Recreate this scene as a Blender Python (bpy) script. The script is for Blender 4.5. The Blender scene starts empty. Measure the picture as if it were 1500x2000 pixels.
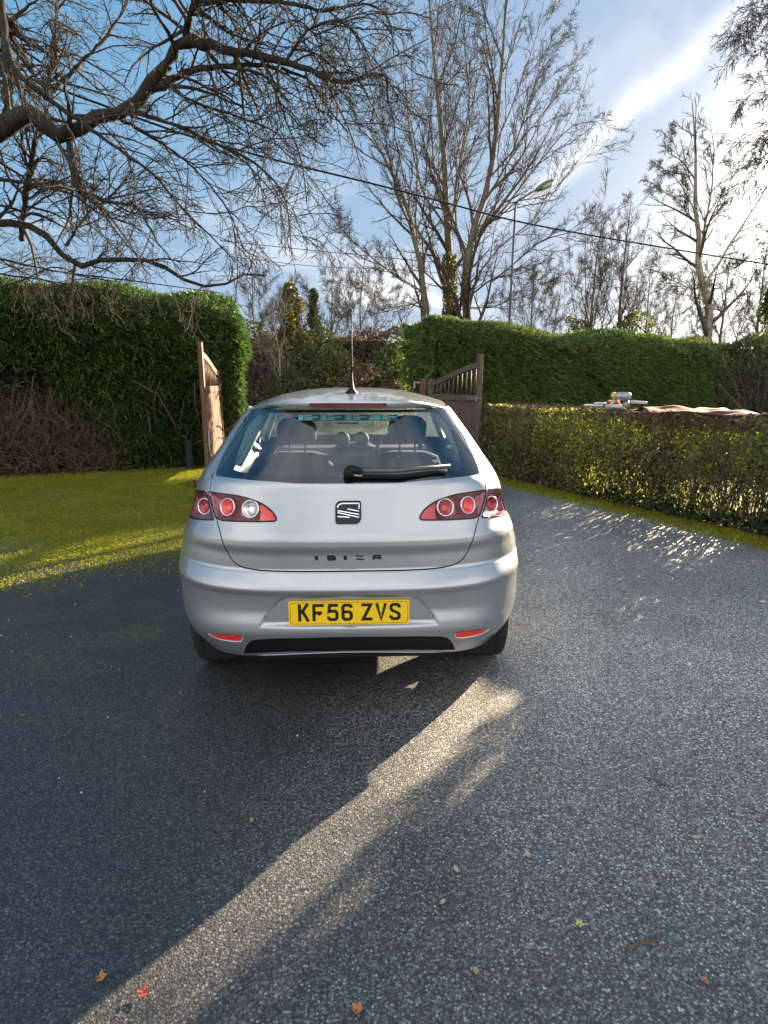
import bpy, math, random
import numpy as np
from mathutils import Vector
from mathutils.geometry import delaunay_2d_cdt
R_ = math.radians
scene = bpy.context.scene

# ------------------------------------------------------------------ camera
H = 1.48; F = 1150.0; PITCH = R_(12.5)
cd = bpy.data.cameras.new('camera'); cam = bpy.data.objects.new('camera', cd)
scene.collection.objects.link(cam); scene.camera = cam
cam.location = (0, 0, H); cam.rotation_euler = (R_(90) - PITCH, 0, 0)
cd.sensor_width = 36; cd.sensor_fit = 'AUTO'; cd.lens = F / 2000 * 36
cd.clip_start = 0.05; cd.clip_end = 3000

# ------------------------------------------------------------------ light, sky, exposure
SUN_AZ = R_(41); SUN_EL = R_(14)
scene.view_settings.view_transform = 'Standard'; scene.view_settings.look = 'None'
scene.view_settings.exposure = 2.5; scene.view_settings.gamma = 1.0
sdir = Vector((math.sin(SUN_AZ) * math.cos(SUN_EL), math.cos(SUN_AZ) * math.cos(SUN_EL), math.sin(SUN_EL)))
sl = bpy.data.lights.new('sun', 'SUN'); sl.energy = 5.0; sl.angle = R_(0.5); sl.color = (1.0, 0.80, 0.55)
so = bpy.data.objects.new('sun', sl); scene.collection.objects.link(so)
so.rotation_euler = sdir.to_track_quat('Z', 'Y').to_euler()
w = bpy.data.worlds.new('World'); scene.world = w; w.use_nodes = True
nt = w.node_tree; nt.nodes.clear()
def nd(t, **k):
    n = nt.nodes.new(t)
    for a, b in k.items(): setattr(n, a, b)
    return n
def lk(a, b): nt.links.new(a, b)
def mth(op, a, b=None, c=None, clamp=False):
    n = nd('ShaderNodeMath', operation=op); n.use_clamp = clamp
    for i, v in enumerate((a, b, c)):
        if v is None: continue
        if isinstance(v, (int, float)): n.inputs[i].default_value = v
        else: lk(v, n.inputs[i])
    return n.outputs[0]
def vdot(a, v):
    n = nd('ShaderNodeVectorMath', operation='DOT_PRODUCT'); lk(a, n.inputs[0]); n.inputs[1].default_value = v
    return n.outputs['Value']
def unpx(px, py):
    x = (px - 750) / F; u = -(py - 1000) / F
    c, s = math.cos(PITCH), math.sin(PITCH)
    return Vector((x, c + s * u, -s + c * u))
sky = nd('ShaderNodeTexSky', sky_type='NISHITA', sun_disc=False, sun_elevation=SUN_EL, sun_rotation=SUN_AZ,
         air_density=1.0, dust_density=0.7, ozone_density=2.2)
tc = nd('ShaderNodeTexCoord'); D = tc.outputs['Generated']
# thin cirrus: one bright streak in the right of the sky, broken veil round it, small puffs low down
a, b = unpx(1190, 250).normalized(), unpx(1440, 30).normalized()
nrm = a.cross(b).normalized(); mid = (a + b).normalized(); along = (b - a).normalized()
mp = nd('ShaderNodeMapping'); lk(D, mp.inputs[0]); mp.inputs['Scale'].default_value = (1, 1, 1)
n1 = nd('ShaderNodeTexNoise'); n1.inputs['Scale'].default_value = 5; n1.inputs['Detail'].default_value = 7; n1.inputs['Roughness'].default_value = .62; lk(D, n1.inputs['Vector'])
n1.inputs['Distortion'].default_value = .6
n2 = nd('ShaderNodeTexNoise'); n2.inputs['Scale'].default_value = 18; n2.inputs['Detail'].default_value = 6; lk(D, n2.inputs['Vector'])
dist = mth('ADD', vdot(D, tuple(nrm)), mth('MULTIPLY', mth('SUBTRACT', n1.outputs[0], .5), .06))
al = vdot(D, tuple(along)); al0 = along.dot(mid)
g_al = mth('POWER', 2.718, mth('MULTIPLY', -1.0, mth('POWER', mth('DIVIDE', mth('SUBTRACT', al, al0 - .07), .2), 2.0)))
core = mth('MULTIPLY', mth('POWER', 2.718, mth('MULTIPLY', -1.0, mth('POWER', mth('DIVIDE', dist, .017), 2.0))), g_al)
veil = mth('MULTIPLY', mth('POWER', 2.718, mth('MULTIPLY', -1.0, mth('POWER', mth('DIVIDE', mth('ADD', dist, .06), .075), 2.0))), g_al)
veil = mth('MULTIPLY', veil, mth('MULTIPLY', mth('SUBTRACT', n2.outputs[0], .30), 1.6, clamp=True))
streak = mth('ADD', mth('MULTIPLY', core, .52), mth('MULTIPLY', veil, .38), clamp=True)
# low broken cloud near the horizon
sep = nd('ShaderNodeSeparateXYZ'); lk(D, sep.inputs[0])
n3 = nd('ShaderNodeTexNoise'); n3.inputs['Scale'].default_value = 3.2; n3.inputs['Detail'].default_value = 6; n3.inputs['Roughness'].default_value = .55
m3 = nd('ShaderNodeMapping'); m3.inputs['Scale'].default_value = (1, 1, 3.2); lk(D, m3.inputs[0]); lk(m3.outputs[0], n3.inputs['Vector'])
lowmask = mth('POWER', 2.718, mth('MULTIPLY', -1.0, mth('POWER', mth('DIVIDE', mth('SUBTRACT', sep.outputs['Z'], .10), .14), 2.0)))
low = mth('MULTIPLY', mth('MULTIPLY', mth('SUBTRACT', n3.outputs[0], .50), 5.0, clamp=True), mth('MULTIPLY', lowmask, .8))
# bright thin haze around the low sun
sunf = mth('POWER', mth('MAXIMUM', vdot(D, tuple(sdir)), 0.0), 9.0)
hz = mth('MULTIPLY', sunf, .10, clamp=True)
cl = mth('MAXIMUM', mth('MAXIMUM', streak, low), hz, clamp=True)
mx = nd('ShaderNodeMix', data_type='RGBA'); lk(cl, mx.inputs['Factor'])
hs = nd('ShaderNodeHueSaturation'); hs.inputs['Saturation'].default_value = 1.2; lk(sky.outputs[0], hs.inputs['Color'])
def vm(op, a, b):
    n = nd('ShaderNodeVectorMath', operation=op)
    for i, v in enumerate((a, b)):
        if isinstance(v, tuple): n.inputs[i].default_value = v
        else: lk(v, n.inputs[i])
    return n.outputs[0]
soft = vm('DIVIDE', vm('MULTIPLY', hs.outputs[0], (2.9,) * 3), vm('ADD', (1.0,) * 3, vm('MULTIPLY', hs.outputs[0], (1.2,) * 3)))   # rolls off the sky's brightness so the glare round the low sun doesn't clip
soft = vm('MULTIPLY', soft, (.47, .545, .665)); hs2 = nd('ShaderNodeHueSaturation'); hs2.inputs['Saturation'].default_value = 1.22; lk(soft, hs2.inputs['Color']); lk(hs2.outputs[0], mx.inputs['A']); mx.inputs['B'].default_value = (2.5, 2.45, 2.35, 1)
aur = mth('MULTIPLY', mth('POWER', mth('MAXIMUM', vdot(D, tuple(sdir)), 0.0), 110.0), 22.0)     # aureole of the low sun in thin haze
cx = nd('ShaderNodeCombineXYZ'); lk(aur, cx.inputs[0]); lk(mth('MULTIPLY', aur, .94), cx.inputs[1]); lk(mth('MULTIPLY', aur, .82), cx.inputs[2])
# unseen bright cloud added behind the viewer as neutral fill for the shade
n4 = nd('ShaderNodeTexNoise'); n4.inputs['Scale'].default_value = 2.3; n4.inputs['Detail'].default_value = 7; n4.inputs['Roughness'].default_value = .55; lk(D, n4.inputs['Vector'])
bk = mth('MULTIPLY', mth('SUBTRACT', mth('MULTIPLY', sep.outputs['Y'], -1.0), -.02), 2.2, clamp=True)
bk = mth('MULTIPLY', bk, mth('MULTIPLY', mth('SUBTRACT', n4.outputs[0], .39), 5.0, clamp=True))
mb = nd('ShaderNodeMix', data_type='RGBA'); lk(mth('MULTIPLY', bk, .9), mb.inputs['Factor']); lk(mx.outputs['Result'], mb.inputs['A']); mb.inputs['B'].default_value = (4.7, 4.5, 4.15, 1)
gl = mth('MULTIPLY', mth('POWER', mth('MAXIMUM', vdot(D, tuple(unpx(1500, 610).normalized())), 0.0), 45.0), 1.5)      # warm bright haze low on the right horizon
cg = nd('ShaderNodeCombineXYZ'); lk(gl, cg.inputs[0]); lk(mth('MULTIPLY', gl, .88), cg.inputs[1]); lk(mth('MULTIPLY', gl, .62), cg.inputs[2])
tot = vm('ADD', vm('ADD', mb.outputs['Result'], cx.outputs[0]), cg.outputs[0])
bg = nd('ShaderNodeBackground'); bg.inputs['Strength'].default_value = 0.10; lk(tot, bg.inputs['Color'])
wo = nd('ShaderNodeOutputWorld'); lk(bg.outputs[0], wo.inputs[0])

# ------------------------------------------------------------------ helpers
col = scene.collection
def tag(o, label=None, cat=None, group=None, kind=None):
    if label: o['label'] = label
    if cat: o['category'] = cat
    if group: o['group'] = group
    if kind: o['kind'] = kind
    return o
def thing(name, label, cat, loc=(0, 0, 0), rz=0, group=None):
    o = bpy.data.objects.new(name, None); col.objects.link(o); o.empty_display_size = .2
    o.location = loc; o.rotation_euler = (0, 0, rz)
    return tag(o, label, cat, group)
def mesh(name, V, Fs, mat=None, parent=None, smooth=False, local=False, normals=None, mats=None, mi=None):
    """V (n,3) world coordinates unless local; Fs list of index arrays (each (m,3) or (m,4)) or list of tuples"""
    me = bpy.data.meshes.new(name); V = np.asarray(V, float).reshape(-1, 3)
    if parent is not None and not local: V = V - np.array(parent.location)
    if len(Fs) and isinstance(Fs[0], np.ndarray):
        lens = np.concatenate([np.full(len(f), f.shape[1], np.int32) for f in Fs if len(f)])
        idx = np.concatenate([f.ravel() for f in Fs if len(f)]).astype(np.int32)
        st = np.concatenate([[0], np.cumsum(lens)[:-1]]).astype(np.int32)
        me.vertices.add(len(V)); me.vertices.foreach_set('co', V.ravel().astype(np.float32))
        me.loops.add(len(idx)); me.loops.foreach_set('vertex_index', idx)
        me.polygons.add(len(lens)); me.polygons.foreach_set('loop_start', st); me.polygons.foreach_set('loop_total', lens)
        me.update(calc_edges=True)
    else:
        me.from_pydata(V.tolist(), [], [tuple(map(int, f)) for f in Fs]); me.update()
    if mats:
        for m in mats: me.materials.append(m)
        if mi is not None: me.polygons.foreach_set('material_index', np.asarray(mi, np.int32))
    elif mat: me.materials.append(mat)
    me.polygons.foreach_set('use_smooth', np.full(len(me.polygons), bool(smooth)))
    if normals is not None: me.normals_split_custom_set_from_vertices([tuple(n) for n in normals])
    o = bpy.data.objects.new(name, me); col.objects.link(o)
    if parent is not None: o.parent = parent
    return o
class MB:
    """collects simple shapes into one mesh"""
    def __init__(s): s.V = []; s.F = []
    def add(s, V, Fs):
        k = len(s.V); s.V += [tuple(map(float, v)) for v in V]; s.F += [tuple(int(i) + k for i in f) for f in Fs]
    def box(s, c, d, rz=0, bev=0.0, tilt=None):
        x, y, z = d[0] / 2, d[1] / 2, d[2] / 2; e = min(bev, x * .9, y * .9, z * .9)
        ca, sa = math.cos(rz), math.sin(rz)
        if e <= 0:
            P = [(i * x, j * y, k * z) for k in (-1, 1) for j in (-1, 1) for i in (-1, 1)]
            fs = [(0, 2, 3, 1), (4, 5, 7, 6), (0, 1, 5, 4), (2, 6, 7, 3), (0, 4, 6, 2), (1, 3, 7, 5)]
        else:
            prof = []
            for (zz, ins) in ((-z, e), (-z + e, 0), (z - e, 0), (z, e)):
                X, Y = x - ins, y - ins
                prof.append([(-X + e, -Y, zz), (X - e, -Y, zz), (X, -Y + e, zz), (X, Y - e, zz), (X - e, Y, zz), (-X + e, Y, zz), (-X, Y - e, zz), (-X, -Y + e, zz)])
            P = [p for r in prof for p in r]; fs = [tuple(range(7, -1, -1)), tuple(range(24, 32))]
            for r in range(3):
                for i in range(8): fs.append((r * 8 + i, r * 8 + (i + 1) % 8, r * 8 + 8 + (i + 1) % 8, r * 8 + 8 + i))
        Q = []
        for p in P:
            v = Vector(p)
            if tilt is not None: v = tilt @ v
            Q.append((c[0] + v.x * ca - v.y * sa, c[1] + v.x * sa + v.y * ca, c[2] + v.z))
        s.add(Q, fs)
    def tube(s, pts, r, n=8, cap=True):
        pts = [Vector(p) for p in pts]; k0 = len(s.V); rr = r if hasattr(r, '__len__') else [r] * len(pts)
        up = None; V = []; Fs = []
        for i, p in enumerate(pts):
            t = (pts[min(i + 1, len(pts) - 1)] - pts[max(i - 1, 0)]).normalized()
            if up is None: up = Vector((0, 0, 1)) if abs(t.z) < .9 else Vector((1, 0, 0))
            a = t.cross(up).normalized(); b = a.cross(t).normalized(); up = b
            for k in range(n):
                an = 2 * math.pi * k / n; V.append(p + (a * math.cos(an) + b * math.sin(an)) * rr[i])
        for i in range(len(pts) - 1):
            for k in range(n): Fs.append((i * n + k, i * n + (k + 1) % n, (i + 1) * n + (k + 1) % n, (i + 1) * n + k))
        if cap: Fs += [tuple(range(n - 1, -1, -1)), tuple(range((len(pts) - 1) * n, len(pts) * n))]
        s.add(V, Fs)
    def prism(s, poly, d, origin, ax, ay, an):
        """2D poly in plane (ax, ay) extruded by d along an, both sides closed"""
        o, ax, ay, an = map(Vector, (origin, ax, ay, an)); n = len(poly)
        V = [o + ax * p[0] + ay * p[1] for p in poly] + [o + ax * p[0] + ay * p[1] + an * d for p in poly]
        Fs = [tuple(range(n - 1, -1, -1)), tuple(range(n, 2 * n))] + [(i, (i + 1) % n, n + (i + 1) % n, n + i) for i in range(n)]
        s.add(V, Fs)
    def lathe(s, prof, c, axis='x', n=32):
        V = []; Fs = []
        for (r, h) in prof:
            for k in range(n):
                an = 2 * math.pi * k / n; a, b = r * math.cos(an), r * math.sin(an)
                V.append({'x': (c[0] + h, c[1] + a, c[2] + b), 'y': (c[0] + a, c[1] + h, c[2] + b), 'z': (c[0] + a, c[1] + b, c[2] + h)}[axis])
        for i in range(len(prof) - 1):
            for k in range(n): Fs.append((i * n + k, i * n + (k + 1) % n, (i + 1) * n + (k + 1) % n, (i + 1) * n + k))
        s.add(V, Fs)
    def ball(s, c, r, n=10, m=6):
        V = []; Fs = []
        rx, ry, rz = r if hasattr(r, '__len__') else (r, r, r)
        for i in range(m + 1):
            ph = math.pi * i / m
            for k in range(n):
                an = 2 * math.pi * k / n; V.append((c[0] + rx * math.sin(ph) * math.cos(an), c[1] + ry * math.sin(ph) * math.sin(an), c[2] + rz * math.cos(ph)))
        for i in range(m):
            for k in range(n): Fs.append((i * n + k, (i + 1) * n + k, (i + 1) * n + (k + 1) % n, i * n + (k + 1) % n))
        s.add(V, Fs)
    def build(s, name, mat=None, parent=None, smooth=False, local=False):
        return mesh(name, s.V, s.F, mat, parent, smooth, local)

def at(px, py, Y):
    d = unpx(px, py); k = Y / d.y
    return np.array((d.x * k, Y, H + d.z * k))

# ------------------------------------------------------------------ materials
class NT:
    def __init__(s, name):
        s.m = bpy.data.materials.new(name); s.m.use_nodes = True; s.t = s.m.node_tree; s.t.nodes.clear()
        s.out = s.n('ShaderNodeOutputMaterial')
    def n(s, t, ins=None, **k):
        n = s.t.nodes.new(t)
        for a, b in k.items(): setattr(n, a, b)
        if ins:
            for a, v in ins.items():
                if hasattr(v, 'is_output'): s.t.links.new(v, n.inputs[a])
                else: n.inputs[a].default_value = v
        return n
    def l(s, a, b): s.t.links.new(a, b)
    def math(s, op, a, b=0.0, clamp=False):
        n = s.n('ShaderNodeMath', {0: a, 1: b}, operation=op); n.use_clamp = clamp; return n.outputs[0]
    def noise(s, vec, scale, detail=4, rough=.55):
        return s.n('ShaderNodeTexNoise', {'Vector': vec, 'Scale': scale, 'Detail': detail, 'Roughness': rough}).outputs[0]
    def ramp(s, fac, stops):
        n = s.n('ShaderNodeValToRGB', {0: fac}); e = n.color_ramp.elements
        while len(e) < len(stops): e.new(.5)
        for el, (p, c) in zip(e, stops): el.position = p; el.color = (*c, 1) if len(c) == 3 else c
        return n.outputs[0]
    def mix(s, f, a, b):
        n = s.n('ShaderNodeMix', data_type='RGBA')
        for k, v in ((0, f), ('A', a), ('B', b)):
            i = n.inputs['Factor'] if k == 0 else n.inputs[k] if False else (n.inputs[6] if k == 'A' else n.inputs[7])
            if hasattr(v, 'is_output'): s.l(v, i)
            else: i.default_value = v if not isinstance(v, tuple) or len(v) == 4 else (*v, 1)
        return n.outputs[2]
def c4(c): return (*c, 1) if len(c) == 3 else c
def pbr(name, color, rough=.5, metal=0, coat=0, spec=.5, noise=0, nscale=8, bump=0, bscale=60):
    t = NT(name); p = t.n('ShaderNodeBsdfPrincipled', {'Base Color': c4(color), 'Roughness': rough, 'Metallic': metal, 'Coat Weight': coat, 'Specular IOR Level': spec})
    p.inputs['Coat Roughness'].default_value = .04
    if noise or bump:
        co = t.n('ShaderNodeTexCoord').outputs['Object']
    if noise:
        f = t.noise(co, nscale, 5)
        t.l(t.mix(f, tuple(c * (1 - noise) for c in color[:3]), tuple(min(1, c * (1 + noise)) for c in color[:3])), p.inputs['Base Color'])
    if bump:
        b = t.n('ShaderNodeBump', {'Height': t.noise(co, bscale, 3), 'Strength': bump, 'Distance': .01}); t.l(b.outputs[0], p.inputs['Normal'])
    t.l(p.outputs[0], t.out.inputs[0]); return t.m
def leafmat(name, stops, trans=.35, rough=.45, scale=1.3):
    """foliage: colour varies by clump (object noise) and by leaf (random per island); lets light through"""
    t = NT(name); g = t.n('ShaderNodeNewGeometry'); co = t.n('ShaderNodeTexCoord').outputs['Object']
    f = t.math('ADD', t.math('MULTIPLY', g.outputs['Random Per Island'], .6), t.math('MULTIPLY', t.noise(co, scale, 3), .55))
    c = t.ramp(t.math('SUBTRACT', f, .08), stops)
    p = t.n('ShaderNodeBsdfPrincipled', {'Base Color': c, 'Roughness': rough, 'Specular IOR Level': .35})
    tr = t.n('ShaderNodeBsdfTranslucent', {'Color': t.n('ShaderNodeHueSaturation', {'Color': c, 'Saturation': 1.15, 'Value': 1.6}).outputs[0]})
    m = t.n('ShaderNodeMixShader', {0: trans}); t.l(p.outputs[0], m.inputs[1]); t.l(tr.outputs[0], m.inputs[2]); t.l(m.outputs[0], t.out.inputs[0])
    return t.m
def barkmat(name, a, b, scale=6, bump=.6):
    t = NT(name); co = t.n('ShaderNodeTexCoord').outputs['Object']
    mpn = t.n('ShaderNodeMapping', {'Vector': co, 'Scale': (3, 3, 1)}).outputs[0]
    f = t.noise(mpn, scale, 6, .65)
    c = t.ramp(f, [(.3, a), (.7, b)])
    p = t.n('ShaderNodeBsdfPrincipled', {'Base Color': c, 'Roughness': .85, 'Specular IOR Level': .2})
    bm = t.n('ShaderNodeBump', {'Height': f, 'Strength': bump, 'Distance': .03}); t.l(bm.outputs[0], p.inputs['Normal'])
    t.l(p.outputs[0], t.out.inputs[0]); return t.m
def woodmat(name, a, b):
    t = NT(name); co = t.n('ShaderNodeTexCoord').outputs['Object']
    f = t.noise(t.n('ShaderNodeMapping', {'Vector': co, 'Scale': (22, 22, 1.2)}).outputs[0], 3, 6, .6)
    p = t.n('ShaderNodeBsdfPrincipled', {'Base Color': t.ramp(f, [(.3, a), (.7, b)]), 'Roughness': .6, 'Specular IOR Level': .3})
    bm = t.n('ShaderNodeBump', {'Height': f, 'Strength': .35, 'Distance': .004}); t.l(bm.outputs[0], p.inputs['Normal'])
    t.l(p.outputs[0], t.out.inputs[0]); return t.m
def thin_fresnel(t):
    b = t.n('ShaderNodeNewGeometry').outputs['Backfacing']          # a thin sheet: the same from both sides
    return t.n('ShaderNodeFresnel', {'IOR': t.math('SUBTRACT', 1.5, t.math('MULTIPLY', b, 1.5 - 1 / 1.5))})
def glassmat(name, tint, refl=1.0, rough=0.0):
    t = NT(name); fr = thin_fresnel(t)
    a = t.n('ShaderNodeBsdfTransparent', {'Color': c4(tint)}); b = t.n('ShaderNodeBsdfGlossy', {'Color': (1, 1, 1, 1), 'Roughness': rough})
    m = t.n('ShaderNodeMixShader', {0: t.math('MULTIPLY', fr.outputs[0], refl, True)}); t.l(a.outputs[0], m.inputs[1]); t.l(b.outputs[0], m.inputs[2])
    t.l(m.outputs[0], t.out.inputs[0]); return t.m
M = {}

# ================================================================== THE CAR
def carpaint():
    t = NT('silver_paint'); co = t.n('ShaderNodeTexCoord').outputs['Object']
    p = t.n('ShaderNodeBsdfPrincipled', {'Base Color': (.38, .395, .42, 1), 'Metallic': .85, 'Roughness': .34, 'Coat Weight': .8})
    p.inputs['Coat Roughness'].default_value = .03
    fl = t.n('ShaderNodeTexVoronoi', {'Vector': co, 'Scale': 900.0})
    hv = t.n('ShaderNodeHueSaturation', {'Color': (.38, .395, .42, 1), 'Value': t.math('ADD', .92, t.math('MULTIPLY', fl.outputs['Distance'], .3))})
    dirt = t.math('MULTIPLY', t.math('SUBTRACT', t.noise(co, 5, 7, .7), .45, True), .8)
    t.l(t.mix(dirt, hv.outputs[0], (.30, .29, .27)), p.inputs['Base Color'])
    t.l(t.math('ADD', .37, t.math('MULTIPLY', t.noise(co, 30, 4), .12)), p.inputs['Roughness'])
    bm = t.n('ShaderNodeBump', {'Height': t.noise(co, 900, 2), 'Strength': .05, 'Distance': .001}); t.l(bm.outputs[0], p.inputs['Normal'])
    t.l(p.outputs[0], t.out.inputs[0]); return t.m
M['paint'] = carpaint()
M['black'] = pbr('black_plastic', (.007, .007, .008), .55, spec=.25, noise=.4, nscale=40, bump=.1, bscale=300)
M['gap'] = pbr('seam_dark', (.004, .004, .004), .9)
M['gloss_black'] = pbr('gloss_black', (.006, .007, .009), .25, spec=.25)
M['chrome'] = pbr('chrome', (.75, .76, .78), .12, 1)
M['rubber'] = pbr('tyre_rubber', (.015, .015, .016), .8, bump=.3, bscale=120)
M['alloy'] = pbr('alloy', (.45, .46, .48), .35, .9)
M['glass'] = glassmat('car_glass', (.84, .955, .96), 2.5)
M['frit'] = pbr('glass_border', (.006, .007, .009), .04, coat=1, spec=.6)
M['lens'] = glassmat('lens', (.97, .92, .93), .6)
M['lamp_red'] = pbr('lamp_red', (.80, .018, .016), .25, 0, coat=1)
M['lamp_dark'] = pbr('lamp_dark_red', (.42, .014, .024), .3, .2, coat=.5, noise=.3, nscale=30)
M['lamp_smoke'] = pbr('lamp_housing', (.24, .022, .036), .3, .3, coat=1, noise=.5, nscale=14)
M['lamp_clear'] = pbr('lamp_clear', (.62, .66, .66), .15, .8, coat=1, noise=.3, nscale=60)
M['refl_red'] = pbr('reflector_red', (.85, .02, .012), .3, 0, coat=1)
M['white_trim'] = pbr('white_trim', (.72, .72, .74), .4)
M['plate'] = pbr('plate_yellow', (.83, .53, .01), .35, noise=.05, nscale=20)
M['ink'] = pbr('plate_black', (.008, .008, .008), .4)
M['seat'] = pbr('seat_cloth', (.022, .031, .046), .9, bump=.3, bscale=200)
M['trim_grey'] = pbr('cabin_grey', (.55, .58, .57), .7)
M['trim_dark'] = pbr('cabin_dark', (.045, .05, .058), .7)
M['teal'] = pbr('sticker_teal', (.01, .13, .15), .4); M['teal_l'] = pbr('sticker_light', (.16, .55, .60), .4); M['stk_w'] = pbr('sticker_white', (.65, .72, .72), .5)
M['stk_pale'] = glassmat('sticker_pale', (.55, .75, .8), .4)

def pchip(xs, ys):
    xs = np.array(xs, float); ys = np.array(ys, float); h = np.diff(xs); d = np.diff(ys) / h
    m = np.zeros_like(xs); m[0] = d[0]; m[-1] = d[-1]
    for i in range(1, len(xs) - 1):
        if d[i - 1] * d[i] > 0:
            w1 = 2 * h[i] + h[i - 1]; w2 = h[i] + 2 * h[i - 1]; m[i] = (w1 + w2) / (w1 / d[i - 1] + w2 / d[i])
    def f(x):
        x = np.clip(np.asarray(x, float), xs[0], xs[-1]); i = np.clip(np.searchsorted(xs, x, side='right') - 1, 0, len(xs) - 2)
        t = (x - xs[i]) / h[i]
        return ((1 + 2 * t) * (1 - t) ** 2 * ys[i] + t * (1 - t) ** 2 * h[i] * m[i] + t * t * (3 - 2 * t) * ys[i + 1] + t * t * (t - 1) * h[i] * m[i + 1])
    return f
# half width, rear profile, corner depth and corner squareness of the body at each height
Wz = pchip([.18, .24, .30, .39, .527, .68, .778, .885, .985, 1.06, 1.134, 1.23, 1.34, 1.40], [.662, .742, .786, .828, .840, .836, .815, .770, .747, .710, .663, .602, .527, .485])
Rz = pchip([.18, .27, .33, .38, .43, .455, .52, .58, .612, .622, .675, .69, .75, .798, .812, .85, .92, 1.0, 1.05, 1.06, 1.34, 1.40],
           [.11, .055, .026, .010, -.002, .0, .014, .010, .001, .004, .042, .054, .054, .043, .043, .056, .080, .107, .126, .135, .39, .445])
Lz = pchip([.2, .6, .9, 1.06, 1.4], [.52, .50, .48, .42, .34])
Nz = pchip([.2, .6, .9, 1.06, 1.4], [3.4, 3.4, 3.3, 3.6, 3.9])
def sst(a, b, x):
    t = np.clip((x - a) / (b - a), 0, 1); return t * t * (3 - 2 * t)
RECESS = [(0, .589), (.265, .586), (.300, .574), (.33, .545), (.405, .440), (0, .440)]
def inside_dist(P, poly):
    """signed distance inside a polygon mirrored about x=0 (positive inside)"""
    P = np.stack([np.abs(P[..., 0]), P[..., 1]], -1); A = np.array(poly); n = len(A); d = np.full(P.shape[:-1], 9.0); ins = np.zeros(P.shape[:-1], bool)
    for i in range(n):
        a, b = A[i], A[(i + 1) % n]
        if not (abs(a[0]) < 1e-9 and abs(b[0]) < 1e-9):
            ab = b - a; t = np.clip(((P - a) @ ab) / (ab @ ab), 0, 1); d = np.minimum(d, np.linalg.norm(P - a - t[..., None] * ab, axis=-1))
        c = (a[1] > P[..., 1]) != (b[1] > P[..., 1])
        with np.errstate(divide='ignore', invalid='ignore'):
            xi = (b[0] - a[0]) * (P[..., 1] - a[1]) / (b[1] - a[1]) + a[0]
        ins ^= c & (P[..., 0] < xi)
    return np.where(ins, d, -d)
def S(u, z, recess=True):
    u = np.asarray(u, float); z = np.asarray(z, float)
    zw = z + .085 * (np.abs(u) / .7) ** 2 * (1 - sst(.44, .58, z)) * np.where(np.abs(u) < 1, 1, 0) * (1 - sst(.75, 1.0, np.abs(u)))
    a = np.minimum(np.abs(u), 1) * math.pi / 2; w = Wz(z); r = Rz(zw); l = Lz(z) + Rz(z) - r; n = Nz(z); ex = np.maximum(np.abs(u) - 1, 0)
    x = w * np.sin(a) ** (2 / n); y = r + l * (1 - np.cos(a)) + ex
    g = sst(.82, 1.0, z); x = x * (1 - .07 * np.clip((y - 2.5) / 1.4, 0, 2) ** 2) + .012 * np.clip(ex / .6, 0, 1) + .085 * g * sst(0, 1.2, ex)
    if recess:
        d = inside_dist(np.stack([x, z], -1), RECESS)
        k = sst(0, .010, d) * np.where(z < .47, sst(.440, .462, z), 1)
        y = y + k * np.maximum(.030 - y, 0.0)
    return np.stack([np.sign(u) * x, y, z + 0 * u], -1)
def Snorm(u, z):
    e = 8e-4
    uu = np.maximum(u, 1.2e-3)
    n = np.cross(S(uu + e, z) - S(uu - e, z), S(uu, z + e) - S(uu, z - e)); n /= np.linalg.norm(n, axis=-1)[..., None] + 1e-12
    n[u < 1e-4, 0] = 0; n /= np.linalg.norm(n, axis=-1)[..., None] + 1e-12
    return n
def u_x(x, z): return float(np.arcsin(min(1, (x / float(Wz(z))) ** (float(Nz(z)) / 2))) * 2 / math.pi)
def u_y(y, z):
    r, l = float(Rz(z)), float(Lz(z))
    return 1 + y - r - l if y > r + l else float(np.arccos(np.clip(1 - (y - r) / l, -1, 1)) * 2 / math.pi)
def chaikin(P, n=2, closed=True):
    P = [np.array(p, float) for p in P]
    for _ in range(n):
        Q = []
        m = len(P)
        for i in range(m if closed else m - 1):
            a, b = P[i], P[(i + 1) % m]; Q += [a * .75 + b * .25, a * .25 + b * .75]
        P = ([] if closed else [P[0]]) + Q + ([] if closed else [P[-1]])
    return P
def xz(uz):
    p = S(uz[0], uz[1], False); return np.array((p[0], uz[1]))
def inset(poly, d):
    """shrink (d>0) a (u,z) polygon by d metres on the surface as seen from behind"""
    Q = [xz(p) for p in poly]; n = len(Q); ar = sum(Q[i][0] * Q[(i + 1) % n][1] - Q[(i + 1) % n][0] * Q[i][1] for i in range(n)); sg = 1 if ar > 0 else -1; out = []
    for i in range(n):
        a, b, c = Q[i - 1], Q[i], Q[(i + 1) % n]
        t1 = (b - a) / (np.linalg.norm(b - a) + 1e-9); t2 = (c - b) / (np.linalg.norm(c - b) + 1e-9)
        n1 = np.array((-t1[1], t1[0])) * sg; n2 = np.array((-t2[1], t2[0])) * sg; m = n1 + n2; m /= max(.35, (m @ m) / 2) ; m = m / 1
        q = b + m * d * .5 * 2 / 2
        q = b + (n1 + n2) / max(.5, 1 + n1 @ n2) * d
        out.append(np.array((u_x(max(q[0], 0), q[1]), q[1])))
    return out
def strip(pts, hw):
    """closed polygon of half width hw metres along an open (u,z) line"""
    Q = [xz(p) for p in pts]; Lf, Rt = [], []
    for i, q in enumerate(Q):
        t = Q[min(i + 1, len(Q) - 1)] - Q[max(i - 1, 0)]; t /= np.linalg.norm(t); nn = np.array((-t[1], t[0]))
        for o, s in ((Lf, 1), (Rt, -1)):
            v = q + nn * hw * s; o.append(np.array((u_x(max(v[0], 0), v[1]), v[1])))
    return Lf + Rt[::-1]
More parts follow.
